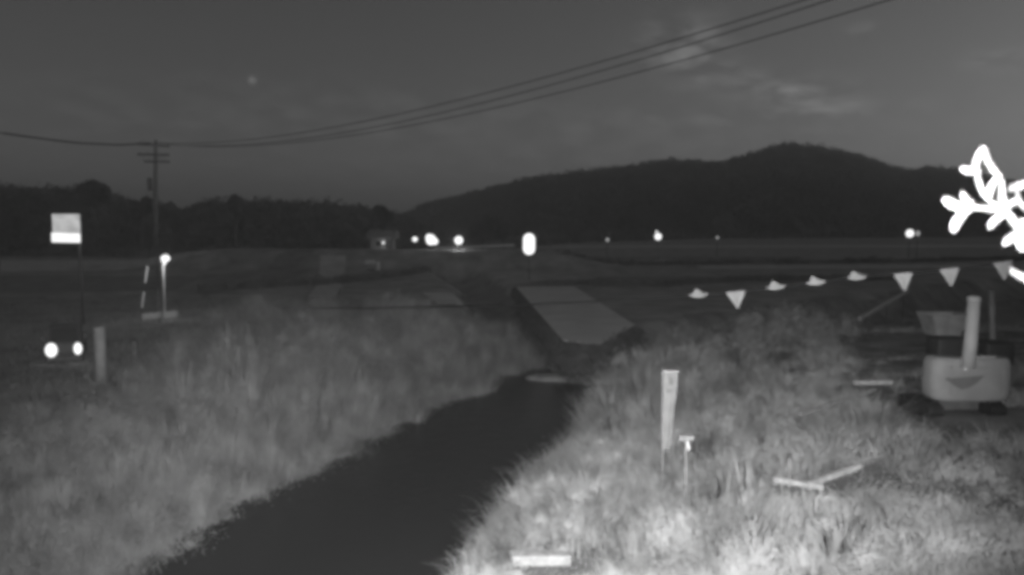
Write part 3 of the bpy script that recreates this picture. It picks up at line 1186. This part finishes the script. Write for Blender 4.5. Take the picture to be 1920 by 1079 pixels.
# ------------------------------------------------------------------ small truck facing the camera, headlights shining
hl, hr = P(96, 657, 31.6), P(146, 654, 32.05)
mid = (hl + hr) / 2
yaw = math.atan2(hr.y - hl.y, hr.x - hl.x)
gz = hz(mid.x, mid.y + .3)
tr_ = empty('small_truck', (mid.x, mid.y, gz), 'dark little truck facing the camera with both headlights shining', 'truck', rz=yaw)
TM = tr_.matrix_basis.copy() if tr_.matrix_basis else Matrix.Identity(4)
TM = Matrix.Translation((mid.x, mid.y, gz)) @ Matrix.Rotation(yaw, 4, 'Z')
tr_.matrix_basis = TM
half = (hr - hl).length / 2
zl = mid.z - gz


def tpart(name, bm, m, parent=None, smooth=False):
    bmesh.ops.transform(bm, matrix=TM, verts=bm.verts)
    return obj(name, bm, m, parent or tr_, smooth)


wd = half + .17
bm = bmesh.new()
prof = [(.0, zl - .42), (-.05, zl - .1), (-.03, zl + .25), (.30, zl + .95), (.42, zl + 1.08), (1.25, zl + 1.10), (1.32, zl + .9), (1.32, zl - .42)]
va = [bm.verts.new((-wd + (.07 if z > zl + .3 else 0), y_ + .06, z)) for y_, z in prof]
vb = [bm.verts.new((wd - (.07 if z > zl + .3 else 0), y_ + .06, z)) for y_, z in prof]
bm.faces.new(va)
bm.faces.new(vb[::-1])
for i in range(len(prof)):
    j = (i + 1) % len(prof)
    bm.faces.new((va[i], va[j], vb[j], vb[i]))
bmesh.ops.bevel(bm, geom=bm.edges[:], offset=.03, segments=2, affect='EDGES')
tpart('cab', bm, M['truck'])
bm = bmesh.new()
vs = [bm.verts.new(v) for v in ((-wd + .14, .055, zl + .33), (wd - .14, .055, zl + .33), (wd - .2, .325, zl + .9), (-wd + .2, .325, zl + .9))]
bm.faces.new(vs)
bmesh.ops.translate(bm, verts=bm.verts, vec=(0, -.012, .004))
tpart('windscreen', bm, M['screen'])
bm = bmesh.new()
box(bm, (0, -.02, zl - .42), (wd * 2 + .02, .16, .18), bev=.03)
tpart('bumper', bm, M['dark'])
bm = bmesh.new()
box(bm, (0, 2.4, zl + .0), (wd * 2, 2.0, .10), bev=.02)
for sx in (-1, 1):
    box(bm, (sx * (wd - .03), 2.4, zl + .2), (.05, 2.0, .3))
box(bm, (0, 3.4, zl + .2), (wd * 2 - .12, .05, .3))
tpart('cargo_bed', bm, M['truck'])
bm = bmesh.new()
for sx in (-1, 1):
    box(bm, (sx * .3, 1.7, zl - .2), (.08, 3.2, .12))
tpart('chassis', bm, M['dark'])
for sx in (-1, 1):
    for y_ in (.55, 2.6):
        bm = bmesh.new()
        rr = bmesh.ops.create_cone(bm, segments=24, radius1=.28, radius2=.28, depth=.17, cap_ends=True)
        bmesh.ops.transform(bm, matrix=Matrix.Translation((sx * (wd - .1), y_, .27)) @ Matrix.Rotation(R(90), 4, 'Y'), verts=rr['verts'])
        tpart('wheel', bm, M['wire'])
    bm = bmesh.new()
    box(bm, (sx * (wd + .12), .22, zl + .5), (.14, .06, .2), bev=.02)
    tpart('mirror', bm, M['dark'])
kk = 31.8 / FPX
for sx, w_, h_ in ((-1, 20, 27), (1, 14, 23)):
    bm = bmesh.new()
    ball(bm, (sx * half, .0, zl), .5, w_ * kk, .16, h_ * kk)
    tpart('headlight', bm, M['lamp'], None, True)
bulb('headlight_bulb', TM @ Vector((-half, -.6, zl)), 1.5, tr_)
bulb('headlight_bulb', TM @ Vector((half, -.6, zl)), 1.0, tr_)


def post(u, v0, Y, w, m, label, vb=None):
    t_ = P(u, v0, Y)
    b = Vector((t_.x, Y, hz(t_.x, Y)))
    r = empty('post', b, label, 'post')
    k = w * Y / FPX / 2
    bm = bmesh.new()
    tube(bm, [b - Vector((0, 0, .3)), t_ - Vector((0, 0, .06))], k, k, 14)
    obj('shaft', bm, m, r, True)
    bm = bmesh.new()
    lathe(bm, t_ - Vector((0, 0, .06)), [(k * 1.06, -.05), (k * 1.06, .03), (k * .8, .06), (0, .07)], 14)
    obj('cap', bm, m, r, True)
    return r


post(186, 613, 27.5, 20, M['grey'], 'thick grey post standing in the reeds right of the truck')
post(252, 640, 27.0, 9, M['bark'], 'thin dim post in the reeds right of the thick grey post')
post(444, 574, 43.0, 5, M['bark'], 'thin stake holding the far end of the pennant rope')

# ------------------------------------------------------------------ pennant rope
RP = [(444, 578), (700, 578), (1000, 571), (1130, 565), (1310, 553), (1380, 549), (1455, 538), (1530, 530), (1607, 519), (1693, 515), (1780, 506), (1880, 494), (1990, 474)]


def rope_Y(u):
    return 1.0 / (0.0556 + (u - 1310) * 3.75e-5)


us = np.linspace(444, 1990, 120)
pts = [P(u, float(interp(u, RP)), rope_Y(u)) for u in us]
bm = bmesh.new()
# thicker twisted rope
tube(bm, pts, .034, .02, 6)
tag(obj('pennant_rope', bm, M['wire']), 'thin dark rope strung with white pennants across the river', 'rope')
PEN = [(1310, 'flat', 'leftmost white pennant on the rope, blown nearly flat'), (1380, 'down', 'triangular white pennant hanging point down, left end of the rope'),
       (1455, 'flat', 'white pennant blown flat, third along the rope from the left'), (1530, 'flat', 'wide white pennant blown flat near the middle of the rope'),
       (1607, 'fold', 'crumpled white pennant left of a big hanging triangle'), (1693, 'down', 'big triangular white pennant hanging above the sloping kerb rail'),
       (1780, 'down', 'triangular white pennant hanging above the grey hopper'), (1880, 'down', 'rightmost white pennant below the white sprig')]
for u, st, lab in PEN:
    Y = rope_Y(u)
    v = float(interp(u, RP))
    k = Y / FPX
    a, b = P(u - 17, float(interp(u - 17, RP)), rope_Y(u - 17)), P(u + 17, float(interp(u + 17, RP)), rope_Y(u + 17))
    r = empty('pennant', (a + b) / 2, lab, 'pennant', 'white pennants on the rope')
    n = 8
    bm = bmesh.new()
    rows = []
    drop = {'down': 30, 'flat': 11, 'fold': 14}[st] * k
    back = {'down': .03, 'flat': .32, 'fold': .2}[st]
    up_ = {'down': 0, 'flat': 9, 'fold': 9}[st] * k
    for j in range(n + 1):
        t_ = j / n
        row = []
        wdt = 1 - .93 * t_
        for i in range(n + 1):
            s_ = (i / n - .5) * wdt + .5
            p = a * (1 - s_) + b * s_
            bulge = math.sin(t_ * math.pi) * .03 * math.sin(i / n * 6.3)
            hem = -4.5 * k * (1 - (2 * s_ - 1) ** 2) if st != 'down' else 0
            if st == 'down':
                q = Vector((.05 * t_, back * t_ + bulge, -drop * t_))
            else:
                q = Vector((-.03 * t_, .14 * t_, up_ * 1.25 * t_ + hem * (1 - t_) + bulge * .5))
            row.append(bm.verts.new(p + q + Vector((0, -.02, -.01))))
        rows.append(row)
    for j in range(n):
        for i in range(n):
            bm.faces.new((rows[j][i], rows[j][i + 1], rows[j + 1][i + 1], rows[j + 1][i]))
    bm.normal_update()
    bmesh.ops.solidify(bm, geom=bm.faces[:], thickness=.012)
    obj('flag_cloth', bm, M['cloth'], r)
    bm = bmesh.new()
    tube(bm, [a + Vector((0, -.01, 0)), b + Vector((0, -.01, 0))], .026, .026, 6)
    obj('hem', bm, M['cloth'], r)


# ------------------------------------------------------------------ banner pole, T-topped stake
b = ground_at(1243, 935)
print('BANNER', b)
Y = b.y
r = empty('banner', b, 'tall narrow pale banner tapering downward on a thin pole', 'banner')
bm = bmesh.new()
t_ = P(1243, 694, Y)
tube(bm, [b - Vector((0, 0, .2)), Vector((t_.x, Y, t_.z + .01))], .016, .012, 8)
obj('pole', bm, M['grey'], r, True)
bm = bmesh.new()
e_ = P(1273, 697, Y)
tube(bm, [P(1242, 697, Y), e_], .012, .012, 8)
obj('top_rod', bm, M['white'], r)
bm = bmesh.new()
rows = []
edge = [(697, 1271), (720, 1270), (745, 1267), (770, 1264), (800, 1261), (825, 1259), (842, 1256)]
n = 24
for j in range(n + 1):
    v = 697 + (842 - 697) * j / n
    ur = float(interp(v, edge))
    row = []
    for i in range(7):
        s_ = i / 6
        q_ = P(1244.5 + (ur - 1244.5) * s_, v, Y)
        q_.y += -.01 + .022 * (j / n) * math.sin(s_ * 7 + j * .1)
        row.append(bm.verts.new(q_))
    rows.append(row)
for j in range(n):
    for i in range(6):
        bm.faces.new((rows[j][i], rows[j][i + 1], rows[j + 1][i + 1], rows[j + 1][i]))
bm.normal_update()
bmesh.ops.solidify(bm, geom=bm.faces[:], thickness=.012)
fl = obj('flag_cloth', bm, M['banner'], r)
for (v0, v1, u0, u1) in ((706, 722, 1253, 1262), (730, 737, 1250, 1260)):
    bm = bmesh.new()
    a, b_ = P(u0, v0, Y - .06), P(u1, v1, Y - .06)
    box(bm, (a + b_) / 2, (b_.x - a.x, .006, a.z - b_.z))
    obj('faded_mark', bm, M['print'], fl)

b = ground_at(1286, 955)
Y = b.y
r = empty('stake', b, 'thin pale stake with a flat T-shaped top beside the banner', 'stake')
bm = bmesh.new()
t_ = P(1286, 820, Y)
tube(bm, [b - Vector((0, 0, .2)), t_], .022, .02, 8)
obj('shaft', bm, M['wood'], r, True)
bm = bmesh.new()
box(bm, P(1286, 821, Y), (28 * Y / FPX, .10, 9 * Y / FPX), bev=.012)
obj('top_plate', bm, M['wood'], r)
bm = bmesh.new()
box(bm, P(1290, 836, Y - .03), (5 * Y / FPX, .03, 18 * Y / FPX), ry=-.15)
obj('bracket', bm, M['white'], r)

# ------------------------------------------------------------------ boards and slab lying in the grass
def slab(name, p0, p1, w, th, m, label, cat, lift=.25, taper=1.0):
    p0, p1 = Vector(p0), Vector(p1)
    d_ = (p1 - p0)
    nrm = Vector((-d_.y, d_.x, 0)).normalized() * w / 2
    bm = bmesh.new()
    vs = []
    for p, k in ((p0, 1.0), (p1, taper)):
        for s_ in (-1, 1):
            for z in (0, -th):
                vs.append(bm.verts.new(p + nrm * s_ * k + Vector((0, 0, z))))
    for f in ((0, 1, 3, 2), (4, 6, 7, 5), (0, 2, 6, 4), (1, 5, 7, 3), (0, 4, 5, 1), (2, 3, 7, 6)):
        bm.faces.new([vs[i] for i in f])
    bmesh.ops.bevel(bm, geom=bm.edges[:], offset=min(th, w) * .12, segments=1, affect='EDGES')
    return tag(obj(name, bm, m), label, cat)


g = ground_at(1545, 905, .22)
Y = g.y
slab('board', P(1512, 906, Y), P(1614, 868, Y + .35), .10, .09, M['pale_board'], 'white board lying tilted up to the right in the grass', 'board')
slab('board', P(1450, 894, Y + .15), P(1544, 908, Y - .03), .09, .09, M['pale_board'], 'white board lying level, its right end under the tilted board', 'board', taper=1.4)
b = ground_at(1480, 912)
bm = bmesh.new()
tube(bm, [P(1481, 915, Y), P(1480, 860, Y)], .012, .010, 6)
tag(obj('stake', bm, M['wood']), 'thin upright stick beside the white boards', 'stake')
b = ground_at(1015, 1055, .3)
Y = b.y
a, c_ = P(958, 1038, Y), P(1068, 1038, Y + .2)
slab('slab', a, c_, .26, .17, M['pale_board'], 'pale concrete slab lying in the grass at the bottom of the view', 'slab', taper=.8)
b = ground_at(1640, 718, .2)
slab('plank', P(1602, 714, b.y - .1), P(1672, 713, b.y), .12, .10, M['pale_board'], 'pale plank lying flat left of the pale rounded digger', 'plank')
b = ground_at(1600, 745, .25)
slab('plank', P(1500, 775, b.y - 1.2), P(1640, 728, b.y + .6), .10, .05, M['wood'], 'dim weathered plank slanting through the levee grass', 'plank')

# ------------------------------------------------------------------ small tracked machine seen from behind, hopper
b = ground_at(1812, 786)
Y = b.y
k = Y / FPX
r = empty('small_digger', b, 'small tracked machine with a pale rounded rear and upright post beside the levee', 'digger')
c_ = P(1812, 752, Y)
wR = 77 * k
H = P(1812, 672, Y).z - c_.z
bm = bmesh.new()
# counterweight: rounded block swept round the back
seg = 48
rings = []
for fz, fr_ in ((0, .90), (.05, .955), (.14, .985), (.3, 1.0), (.62, 1.0), (.84, .985), (.94, .955), (1.0, .90), (1.0, .55), (1.0, 0.02)):
    rg = []
    for q in range(seg):
        a_ = 2 * math.pi * q / seg
        cx, sy = math.cos(a_), math.sin(a_)
        e_ = 2 / 3.6
        rg.append(bm.verts.new((c_.x + .12 + math.copysign(abs(cx) ** e_, cx) * wR * fr_, Y + .25 + math.copysign(abs(sy) ** e_, sy) * .36 * fr_, c_.z + H * fz)))
    rings.append(rg)
for A_, B_ in zip(rings, rings[1:]):
    for q in range(seg):
        bm.faces.new((A_[q], A_[(q + 1) % seg], B_[(q + 1) % seg], B_[q]))
bm.faces.new(rings[0])
bm.faces.new(rings[-1])
obj('body', bm, M['tub'], r, True)
yy = Y + .25 - .36 - .012
bm = bmesh.new()
pts = [(1775, 711), (1846, 705), (1834, 717), (1818, 727), (1803, 731), (1788, 722)]
fr = []
for dy in (0, .05):
    fr.append([bm.verts.new(Vector((P(u, v, yy).x, yy + dy, P(u, v, yy).z))) for u, v in pts])
bm.faces.new(fr[0])
bm.faces.new(fr[1][::-1])
for i in range(len(pts)):
    j = (i + 1) % len(pts)
    bm.faces.new((fr[0][i], fr[1][i], fr[1][j], fr[0][j]))
obj('vent', bm, M['vent'], r)
bm = bmesh.new()
for fx in (-.62, .66):
    box(bm, (c_.x + .12 + wR * fx, yy + .012, c_.z + H * .5), (.022, .02, H * .7))
box(bm, (c_.x + .12, yy + .012, c_.z + H * .80), (wR * 1.5, .02, .02))
obj('panel_seam', bm, M['dim'], r)
for sx in (-1, 1):
    x0 = c_.x + sx * wR * .78
    zb = hz(x0, Y + .6)
    hh = c_.z - zb + .02
    bm = bmesh.new()
    prof = []
    for q in range(20):
        a_ = 2 * math.pi * q / 20
        cx, sz = math.cos(a_), math.sin(a_)
        prof.append((Y + .55 + math.copysign(min(1.0, abs(cx) ** .8), cx) * (.5 + (abs(cx) > .3) * .12), zb - .03 + hh / 2 + sz * hh / 2))
    va = [bm.verts.new((x0 - .17, y_, z_)) for y_, z_ in prof]
    vb = [bm.verts.new((x0 + .17, y_, z_)) for y_, z_ in prof]
    bm.faces.new(va)
    bm.faces.new(vb[::-1])
    for q in range(20):
        bm.faces.new((va[q], va[(q + 1) % 20], vb[(q + 1) % 20], vb[q]))
    t_ = obj('track', bm, M['wire'], r)
    for q in (-.35, 0, .35):
        bm = bmesh.new()
        rr = bmesh.ops.create_cone(bm, segments=16, radius1=hh * .3, radius2=hh * .3, depth=.40, cap_ends=True)
        bmesh.ops.transform(bm, matrix=Matrix.Translation((x0, Y + .55 + q, zb + hh * .45)) @ Matrix.Rotation(R(90), 4, 'Y'), verts=rr['verts'])
        obj('roller', bm, M['wire'], t_)
bm = bmesh.new()
box(bm, (c_.x, Y + .8, c_.z - .12), (wR * 1.2, 1.0, .3), bev=.03)
obj('undercarriage', bm, M['dark'], r)
for (u0, u1, v0, v1, nm) in ((1748, 1803, 632, 674, 'engine_cover'), (1838, 1888, 640, 676, 'seat')):
    bm = bmesh.new()
    a_, b_ = P(u0, v0, Y + .55), P(u1, v1 + 6, Y + .55)
    box(bm, (a_ + b_) / 2, (b_.x - a_.x, .5, a_.z - b_.z), bev=.06)
    obj(nm, bm, M['wire'], r, True)
bm = bmesh.new()
box(bm, P(1846, 671, Y + .1), (42 * k, .06, .05), bev=.01)
obj('hood_edge', bm, M['white'], r)
bm = bmesh.new()
ball(bm, P(1811, 692, yy), .04)
obj('rear_reflector', bm, M['white'], r, True)
Yp = yy - .08
kp = Yp / FPX
bm = bmesh.new()
tube(bm, [P(1815, 690, Yp), P(1820, 640, Yp), P(1826, 562, Yp)], 12.5 * kp, 11 * kp, 16)
o_ = obj('post', bm, M['grey'], r, True)
bm = bmesh.new()
lathe(bm, P(1826, 563, Yp), [(12 * kp, 0), (12 * kp, .05), (9 * kp, .08), (0, .085)], 16)
obj('cap', bm, M['grey'], o_, True)
bm = bmesh.new()
tube(bm, [P(1862, 676, Y + 1.2), P(1859, 545, Y + 1.2)], .07, .065, 10)
obj('post', bm, M['dark'], r, True)

b = ground_at(1770, 672)
print('HOPPER', b)
Y = b.y
k = Y / FPX
r = empty('hopper', b, 'grey tapered open-top hopper on a dark stand behind the digger', 'hopper')
t0, t1 = P(1770, 590, Y), P(1766, 628, Y)
bm = bmesh.new()
rg = []
for cc, w, dp in ((t0, 36 * k, .45), (t1, 22 * k, .3), (t0 - Vector((0, 0, .02)), 33 * k, .41), (t1 + Vector((0, 0, .1)), 20 * k, .27)):
    rg.append([bm.verts.new(cc + Vector((sx * w, sy * dp, 0))) for sx, sy in ((-1, -1), (1, -1), (1, 1), (-1, 1))])
for A_, B_ in ((0, 1), (0, 2), (2, 3)):
    for i in range(4):
        j = (i + 1) % 4
        bm.faces.new((rg[A_][i], rg[A_][j], rg[B_][j], rg[B_][i]))
bm.faces.new(rg[1])
bm.faces.new(rg[3])
obj('bin', bm, M['dim'], r)
bm = bmesh.new()
for i in range(4):
    j = (i + 1) % 4
    tube(bm, [rg[0][i].co.copy() if False else t0 + Vector(((-1, 1, 1, -1)[i] * 36.5 * k, (-1, -1, 1, 1)[i] * .46, .01)), t0 + Vector(((-1, 1, 1, -1)[j] * 36.5 * k, (-1, -1, 1, 1)[j] * .46, .01))], .025, .025, 6)
obj('rim', bm, M['dim'], r)
bm = bmesh.new()
box(bm, (t1.x + .05, Y, (t1.z + b.z) / 2 - .06), (30 * k, .5, t1.z - b.z + .1), bev=.03)
obj('stand', bm, M['dark'], r)

# sloping kerb rail
a, b = P(1612, 598, 40), P(1702, 546, 54)
bm = bmesh.new()
tube(bm, [a, (a * 2 + b) / 3, b], .14, .14, 6)
r = empty('guard_rail', (a + b) / 2, 'dim pale rail sloping up under the big hanging pennant', 'rail')
obj('beam', bm, M['grey'], r)
for t_ in (.1, .5, .9):
    q_ = a + (b - a) * t_
    g = hz(q_.x, q_.y)
    bm = bmesh.new()
    tube(bm, [Vector((q_.x, q_.y + .1, g - .2)), q_ + Vector((0, .1, 0))], .06, .06, 6)
    obj('support', bm, M['dark'], r)


# ------------------------------------------------------------------ far lights and the reflective pill panel
def lamp(u, v, w, h_, Y, label, mt='lamp', shape='round', extra=None, watts=0):
    c = P(u, v, Y)
    g = hz(c.x, Y)
    k = Y / FPX
    r = empty('street_lamp', (c.x, Y, g), label, 'lamp', 'far lamps and pill panel along the valley')  # the pill built here too is a reflective panel, no lamp
    bm = bmesh.new()
    tube(bm, [Vector((c.x, Y + .12, g - .2)), Vector((c.x, Y + .12, c.z))], .06, .045, 8)
    obj('post', bm, M['dark'], r, True)
    bm = bmesh.new()
    if shape == 'pill':
        ww, hh = w * k / 2, h_ * k / 2
        prof = [(0, -hh)] + [(ww * math.cos(a_), -hh + ww + ww * math.sin(a_)) for a_ in np.linspace(-1.45, 0, 7)] + [(ww * math.cos(a_), hh - ww + ww * math.sin(a_)) for a_ in np.linspace(0, 1.45, 7)] + [(0, hh)]
        lathe(bm, c, prof, 24, 1, .35)
    else:
        ball(bm, c, .5, w * k, w * k * .7, h_ * k)
        if extra:
            for du, dv, ew in extra:
                ball(bm, P(u + du, v + dv, Y), .5, ew * k, ew * k * .6, ew * k)
    obj('globe', bm, M[mt], r, True)
    bm = bmesh.new()
    if watts:
        bulb('bulb', c + Vector((0, -w * k * .5 - .2, -.2)), watts, r)
    lathe(bm, c + Vector((0, .1, h_ * k * .5)), [(.12, -.04), (.12, .03), (.05, .08), (0, .09)], 12)
    obj('cap', bm, M['dark'], r)
    return r


lamp(778, 449, 10, 9, 112, 'small round lamp left of the biggest bright lamp')
lamp(808, 450, 19, 20, 112, 'biggest and brightest lumpy lamp in the valley', extra=[(7, 3, 13), (-3, -4, 14)])
lamp(860, 451, 16, 16, 112, 'round bright lamp over the pale guard rail', watts=160)
lamp(992, 458, 22, 40, 85, 'tall pill-shaped reflective panel with painted-in white glow in the middle of the field', mt='pill', shape='pill')  # reflective panel, no lamp: emission stands in for the returned infrared
lamp(1139, 450, 7, 7, 140, 'faint tiny lamp below the middle of the hill', mt='dim_glow')
lamp(1234, 444, 13, 13, 140, 'bright lamp with a small spike under the right hill', extra=[(-3, -9, 4)])
lamp(1345, 446, 6, 5, 150, 'very faint lamp right of the spiked lamp', mt='dim_glow')
lamp(1706, 438, 15, 15, 150, 'round lamp at far right with a dim twin beside it')
lamp(1721, 438, 8, 10, 150, 'dim small twin just right of the far right lamp', mt='dim_glow')

# guard rail and small reflectors by the lit road
Y = 110.0
r = empty('guard_rail', P(890, 463, Y), 'long pale guard rail lit under the round bright lamp', 'rail')
a, b = P(815, 466, Y), P(965, 460, Y)
bm = bmesh.new()
for i in range(1):
    c_ = (a + b) / 2
    box(bm, c_, ((b - a).length, .10, .34), ry=-math.atan2(b.z - a.z, b.x - a.x), bev=.03)
obj('beam', bm, M['white'], r)
for i in range(7):
    q_ = a + (b - a) * ((i + .5) / 7)
    bm = bmesh.new()
    g = hz(q_.x, Y + .1)
    box(bm, (q_.x, Y + .14, (g + q_.z) / 2 - .05), (.12, .12, q_.z - g + .3))
    obj('support', bm, M['grey'], r)
for (u, v, w, lab) in ((853, 470, 9, 'left small reflector with painted-in glint below the round bright lamp'), (868, 470, 7, 'right small reflector with painted-in glint below the round bright lamp')):
    c_ = P(u, v, 109.2)
    bm = bmesh.new()
    r = empty('reflector', c_, lab, 'reflector')
    ball(bm, c_, .5, w * 109 / FPX, .15, 5 * 109 / FPX)
    obj('lens', bm, M['dim_glow'], r, True)  # lens emits to imitate the glint of a reflector
    bm = bmesh.new()
    g = hz(c_.x, 109.2)
    tube(bm, [Vector((c_.x, 109.3, g - .1)), c_ + Vector((0, .1, 0))], .05, .05, 6)
    obj('post', bm, M['dark'], r)

# ------------------------------------------------------------------ far houses
def house(u, vb, Y, w, dpt, hw, label, rz=0.0, lit=False, win=2):
    c_ = P(u, vb, Y)
    g = c_.z if c_.z > hz(c_.x, Y) else hz(c_.x, Y)
    g = hz(c_.x, Y)
    r = empty('house', (c_.x, Y, g), label, 'house')
    bm = bmesh.new()
    box(bm, (c_.x, Y + dpt / 2, g + hw / 2 - .1), (w, dpt, hw + .2))
    obj('wall', bm, M['wall'], r)
    bm = bmesh.new()
    x0, x1 = c_.x - w / 2 - .5, c_.x + w / 2 + .5
    rh = dpt * .28
    vs = [bm.verts.new(v) for v in ((x0, Y - .6, g + hw - .15), (x1, Y - .6, g + hw - .15), (x1, Y + dpt / 2, g + hw + rh), (x0, Y + dpt / 2, g + hw + rh), (x1, Y + dpt + .6, g + hw - .15), (x0, Y + dpt + .6, g + hw - .15))]
    bm.faces.new((vs[0], vs[1], vs[2], vs[3]))
    bm.faces.new((vs[3], vs[2], vs[4], vs[5]))
    bm.faces.new((vs[0], vs[3], vs[5]))
    bm.faces.new((vs[1], vs[4], vs[2]))
    bm.normal_update()
    bmesh.ops.solidify(bm, geom=bm.faces[:], thickness=.12)
    obj('roof', bm, M['roof'], r)
    for i in range(win):
        bm = bmesh.new()
        x = c_.x - w / 2 + w * (i + .6) / (win + .6)
        box(bm, (x, Y - .02, g + hw * .55), (.9, .08, .9))
        f_ = obj('window', bm, M['grey'], r)
        bm = bmesh.new()
        box(bm, (x, Y - .05, g + hw * .55), (.76, .06, .76))
        obj('pane', bm, M['glass'], f_)
    bm = bmesh.new()
    box(bm, (c_.x + w * .36, Y - .02, g + 1.0), (.9, .09, 2.0))
    obj('door', bm, M['dark'], r)
    if lit:
        bm = bmesh.new()
        ball(bm, (c_.x + w * .12, Y - .55, g + hw * .62), .2)
        wl_ = obj('wall_lamp', bm, M['line'], r, True)
        bulb('bulb', (c_.x + w * .12, Y - .9, g + hw * .62), 8, r)
    return r


house(715, 466, 118, 3.5, 4, 2.3, 'small pale-walled hut lit by a lamp left of the bright lamps', lit=True, win=1)

# two pale things in the field below the hut
Y = 104
c_ = P(694, 492, Y)
g = hz(c_.x, Y)
r = empty('water_tank', (c_.x, Y, g), 'low white tank lying in the field below the lit hut', 'tank')
bm = bmesh.new()
box(bm, (c_.x, Y, max(c_.z, g + .3)), (1.5, .8, .6), bev=.2)
obj('body', bm, M['white'], r, True)
bm = bmesh.new()
box(bm, (c_.x, Y, g + .06), (1.2, .6, .3))
obj('base', bm, M['dark'], r)
c_ = P(708, 487, Y)
r = empty('white_drum', (c_.x, Y + .2, g), 'upright white drum beside the low white tank', 'drum')
bm = bmesh.new()
z0 = hz(c_.x, Y + .2)
lathe(bm, (c_.x, Y + .2, z0 - .05), [(0, 0), (.24, 0), (.26, .1), (.26, 1.2), (.22, 1.3), (0, 1.32)], 16)
obj('body', bm, M['white'], r, True)
bm = bmesh.new()
lathe(bm, (c_.x, Y + .2, z0 + 1.27), [(.23, 0), (.23, .06), (0, .08)], 16)
obj('lid', bm, M['grey'], r)

# ------------------------------------------------------------------ leafy sprig close to the lens at the right edge
YS_ = 1.6
g0 = Vector((1.75, 1.72, hz(1.75, 1.72)))
r = empty('sprig', g0, 'blown-out white leafy sprig reaching in from the right edge', 'sprig')


def Q(u, v, dy=0.0):
    return P(u, v, YS_ + dy)


bm = bmesh.new()
tube(bm, [g0 - Vector((0, 0, .2)), g0 + Vector((.02, 0, 2.4)), Vector((1.6, 1.7, 5.3)), Q(2000, 560), Q(1940, 470), Q(1905, 420), Q(1885, 394)], .022, .005, 8)
obj('stem', bm, M['sprig'], r, True)
for pth in ([(1887, 396), (1850, 391), (1815, 388)], [(1885, 394), (1866, 384), (1856, 378)], [(1885, 394), (1881, 365), (1878, 336)], [(1905, 420), (1925, 412), (1950, 400)],
            [(1932, 455), (1905, 440)], [(1990, 545), (1940, 528), (1905, 512)]):
    bm = bmesh.new()
    tube(bm, [Q(*p) for p in pth], .0055, .004, 7)
    obj('twig', bm, M['sprig'], r, True)


def leaf(u0, v0, u1, v1, w, d0=0.0, d1=.02, curl=.01):
    a, b = Q(u0, v0, d0), Q(u1, v1, d1)
    ax = (b - a)
    L = ax.length
    ax.normalize()
    sd_ = ax.cross(Vector((0, 1, 0))).normalized()
    nr = sd_.cross(ax).normalized()
    n = 10
    bm = bmesh.new()
    rows = []
    hw = .46 * w * YS_ / FPX / 2
    for j in range(n + 1):
        t_ = j / n
        ww = hw * (1 - abs(2 * t_ - 1) ** 3.2) ** .55 + .0008
        c_ = a + ax * (L * t_) + nr * (math.sin(t_ * math.pi) * curl)
        rows.append([bm.verts.new(c_ + sd_ * (ww * s_) + nr * (abs(s_) * ww * .22)) for s_ in (-1, -.5, 0, .5, 1)])
    for j in range(n):
        for i in range(4):
            bm.faces.new((rows[j][i], rows[j][i + 1], rows[j + 1][i + 1], rows[j + 1][i]))
    bm.normal_update()
    bmesh.ops.solidify(bm, geom=bm.faces[:], thickness=.0012)
    obj('leaf', bm, M['sprig'], r, True)


for L_ in ((1822, 396, 1768, 372, 34), (1826, 380, 1803, 360, 22), (1822, 386, 1786, 436, 34), (1838, 320, 1800, 317, 26), (1832, 326, 1845, 274, 26), (1846, 276, 1876, 334, 22), (1832, 316, 1856, 380, 18),
           (1877, 326, 1854, 376, 26), (1884, 398, 1880, 336, 12), (1892, 356, 1940, 342, 30), (1908, 358, 1928, 396, 16), (1882, 396, 1912, 374, 26), (1890, 398, 1854, 430, 28), (1888, 392, 1926, 440, 28),
           (1928, 434, 1880, 460, 30), (1914, 432, 1920, 474, 26), (1845, 392, 1890, 394, 20), (1894, 504, 1940, 530, 22)):
    leaf(*L_)
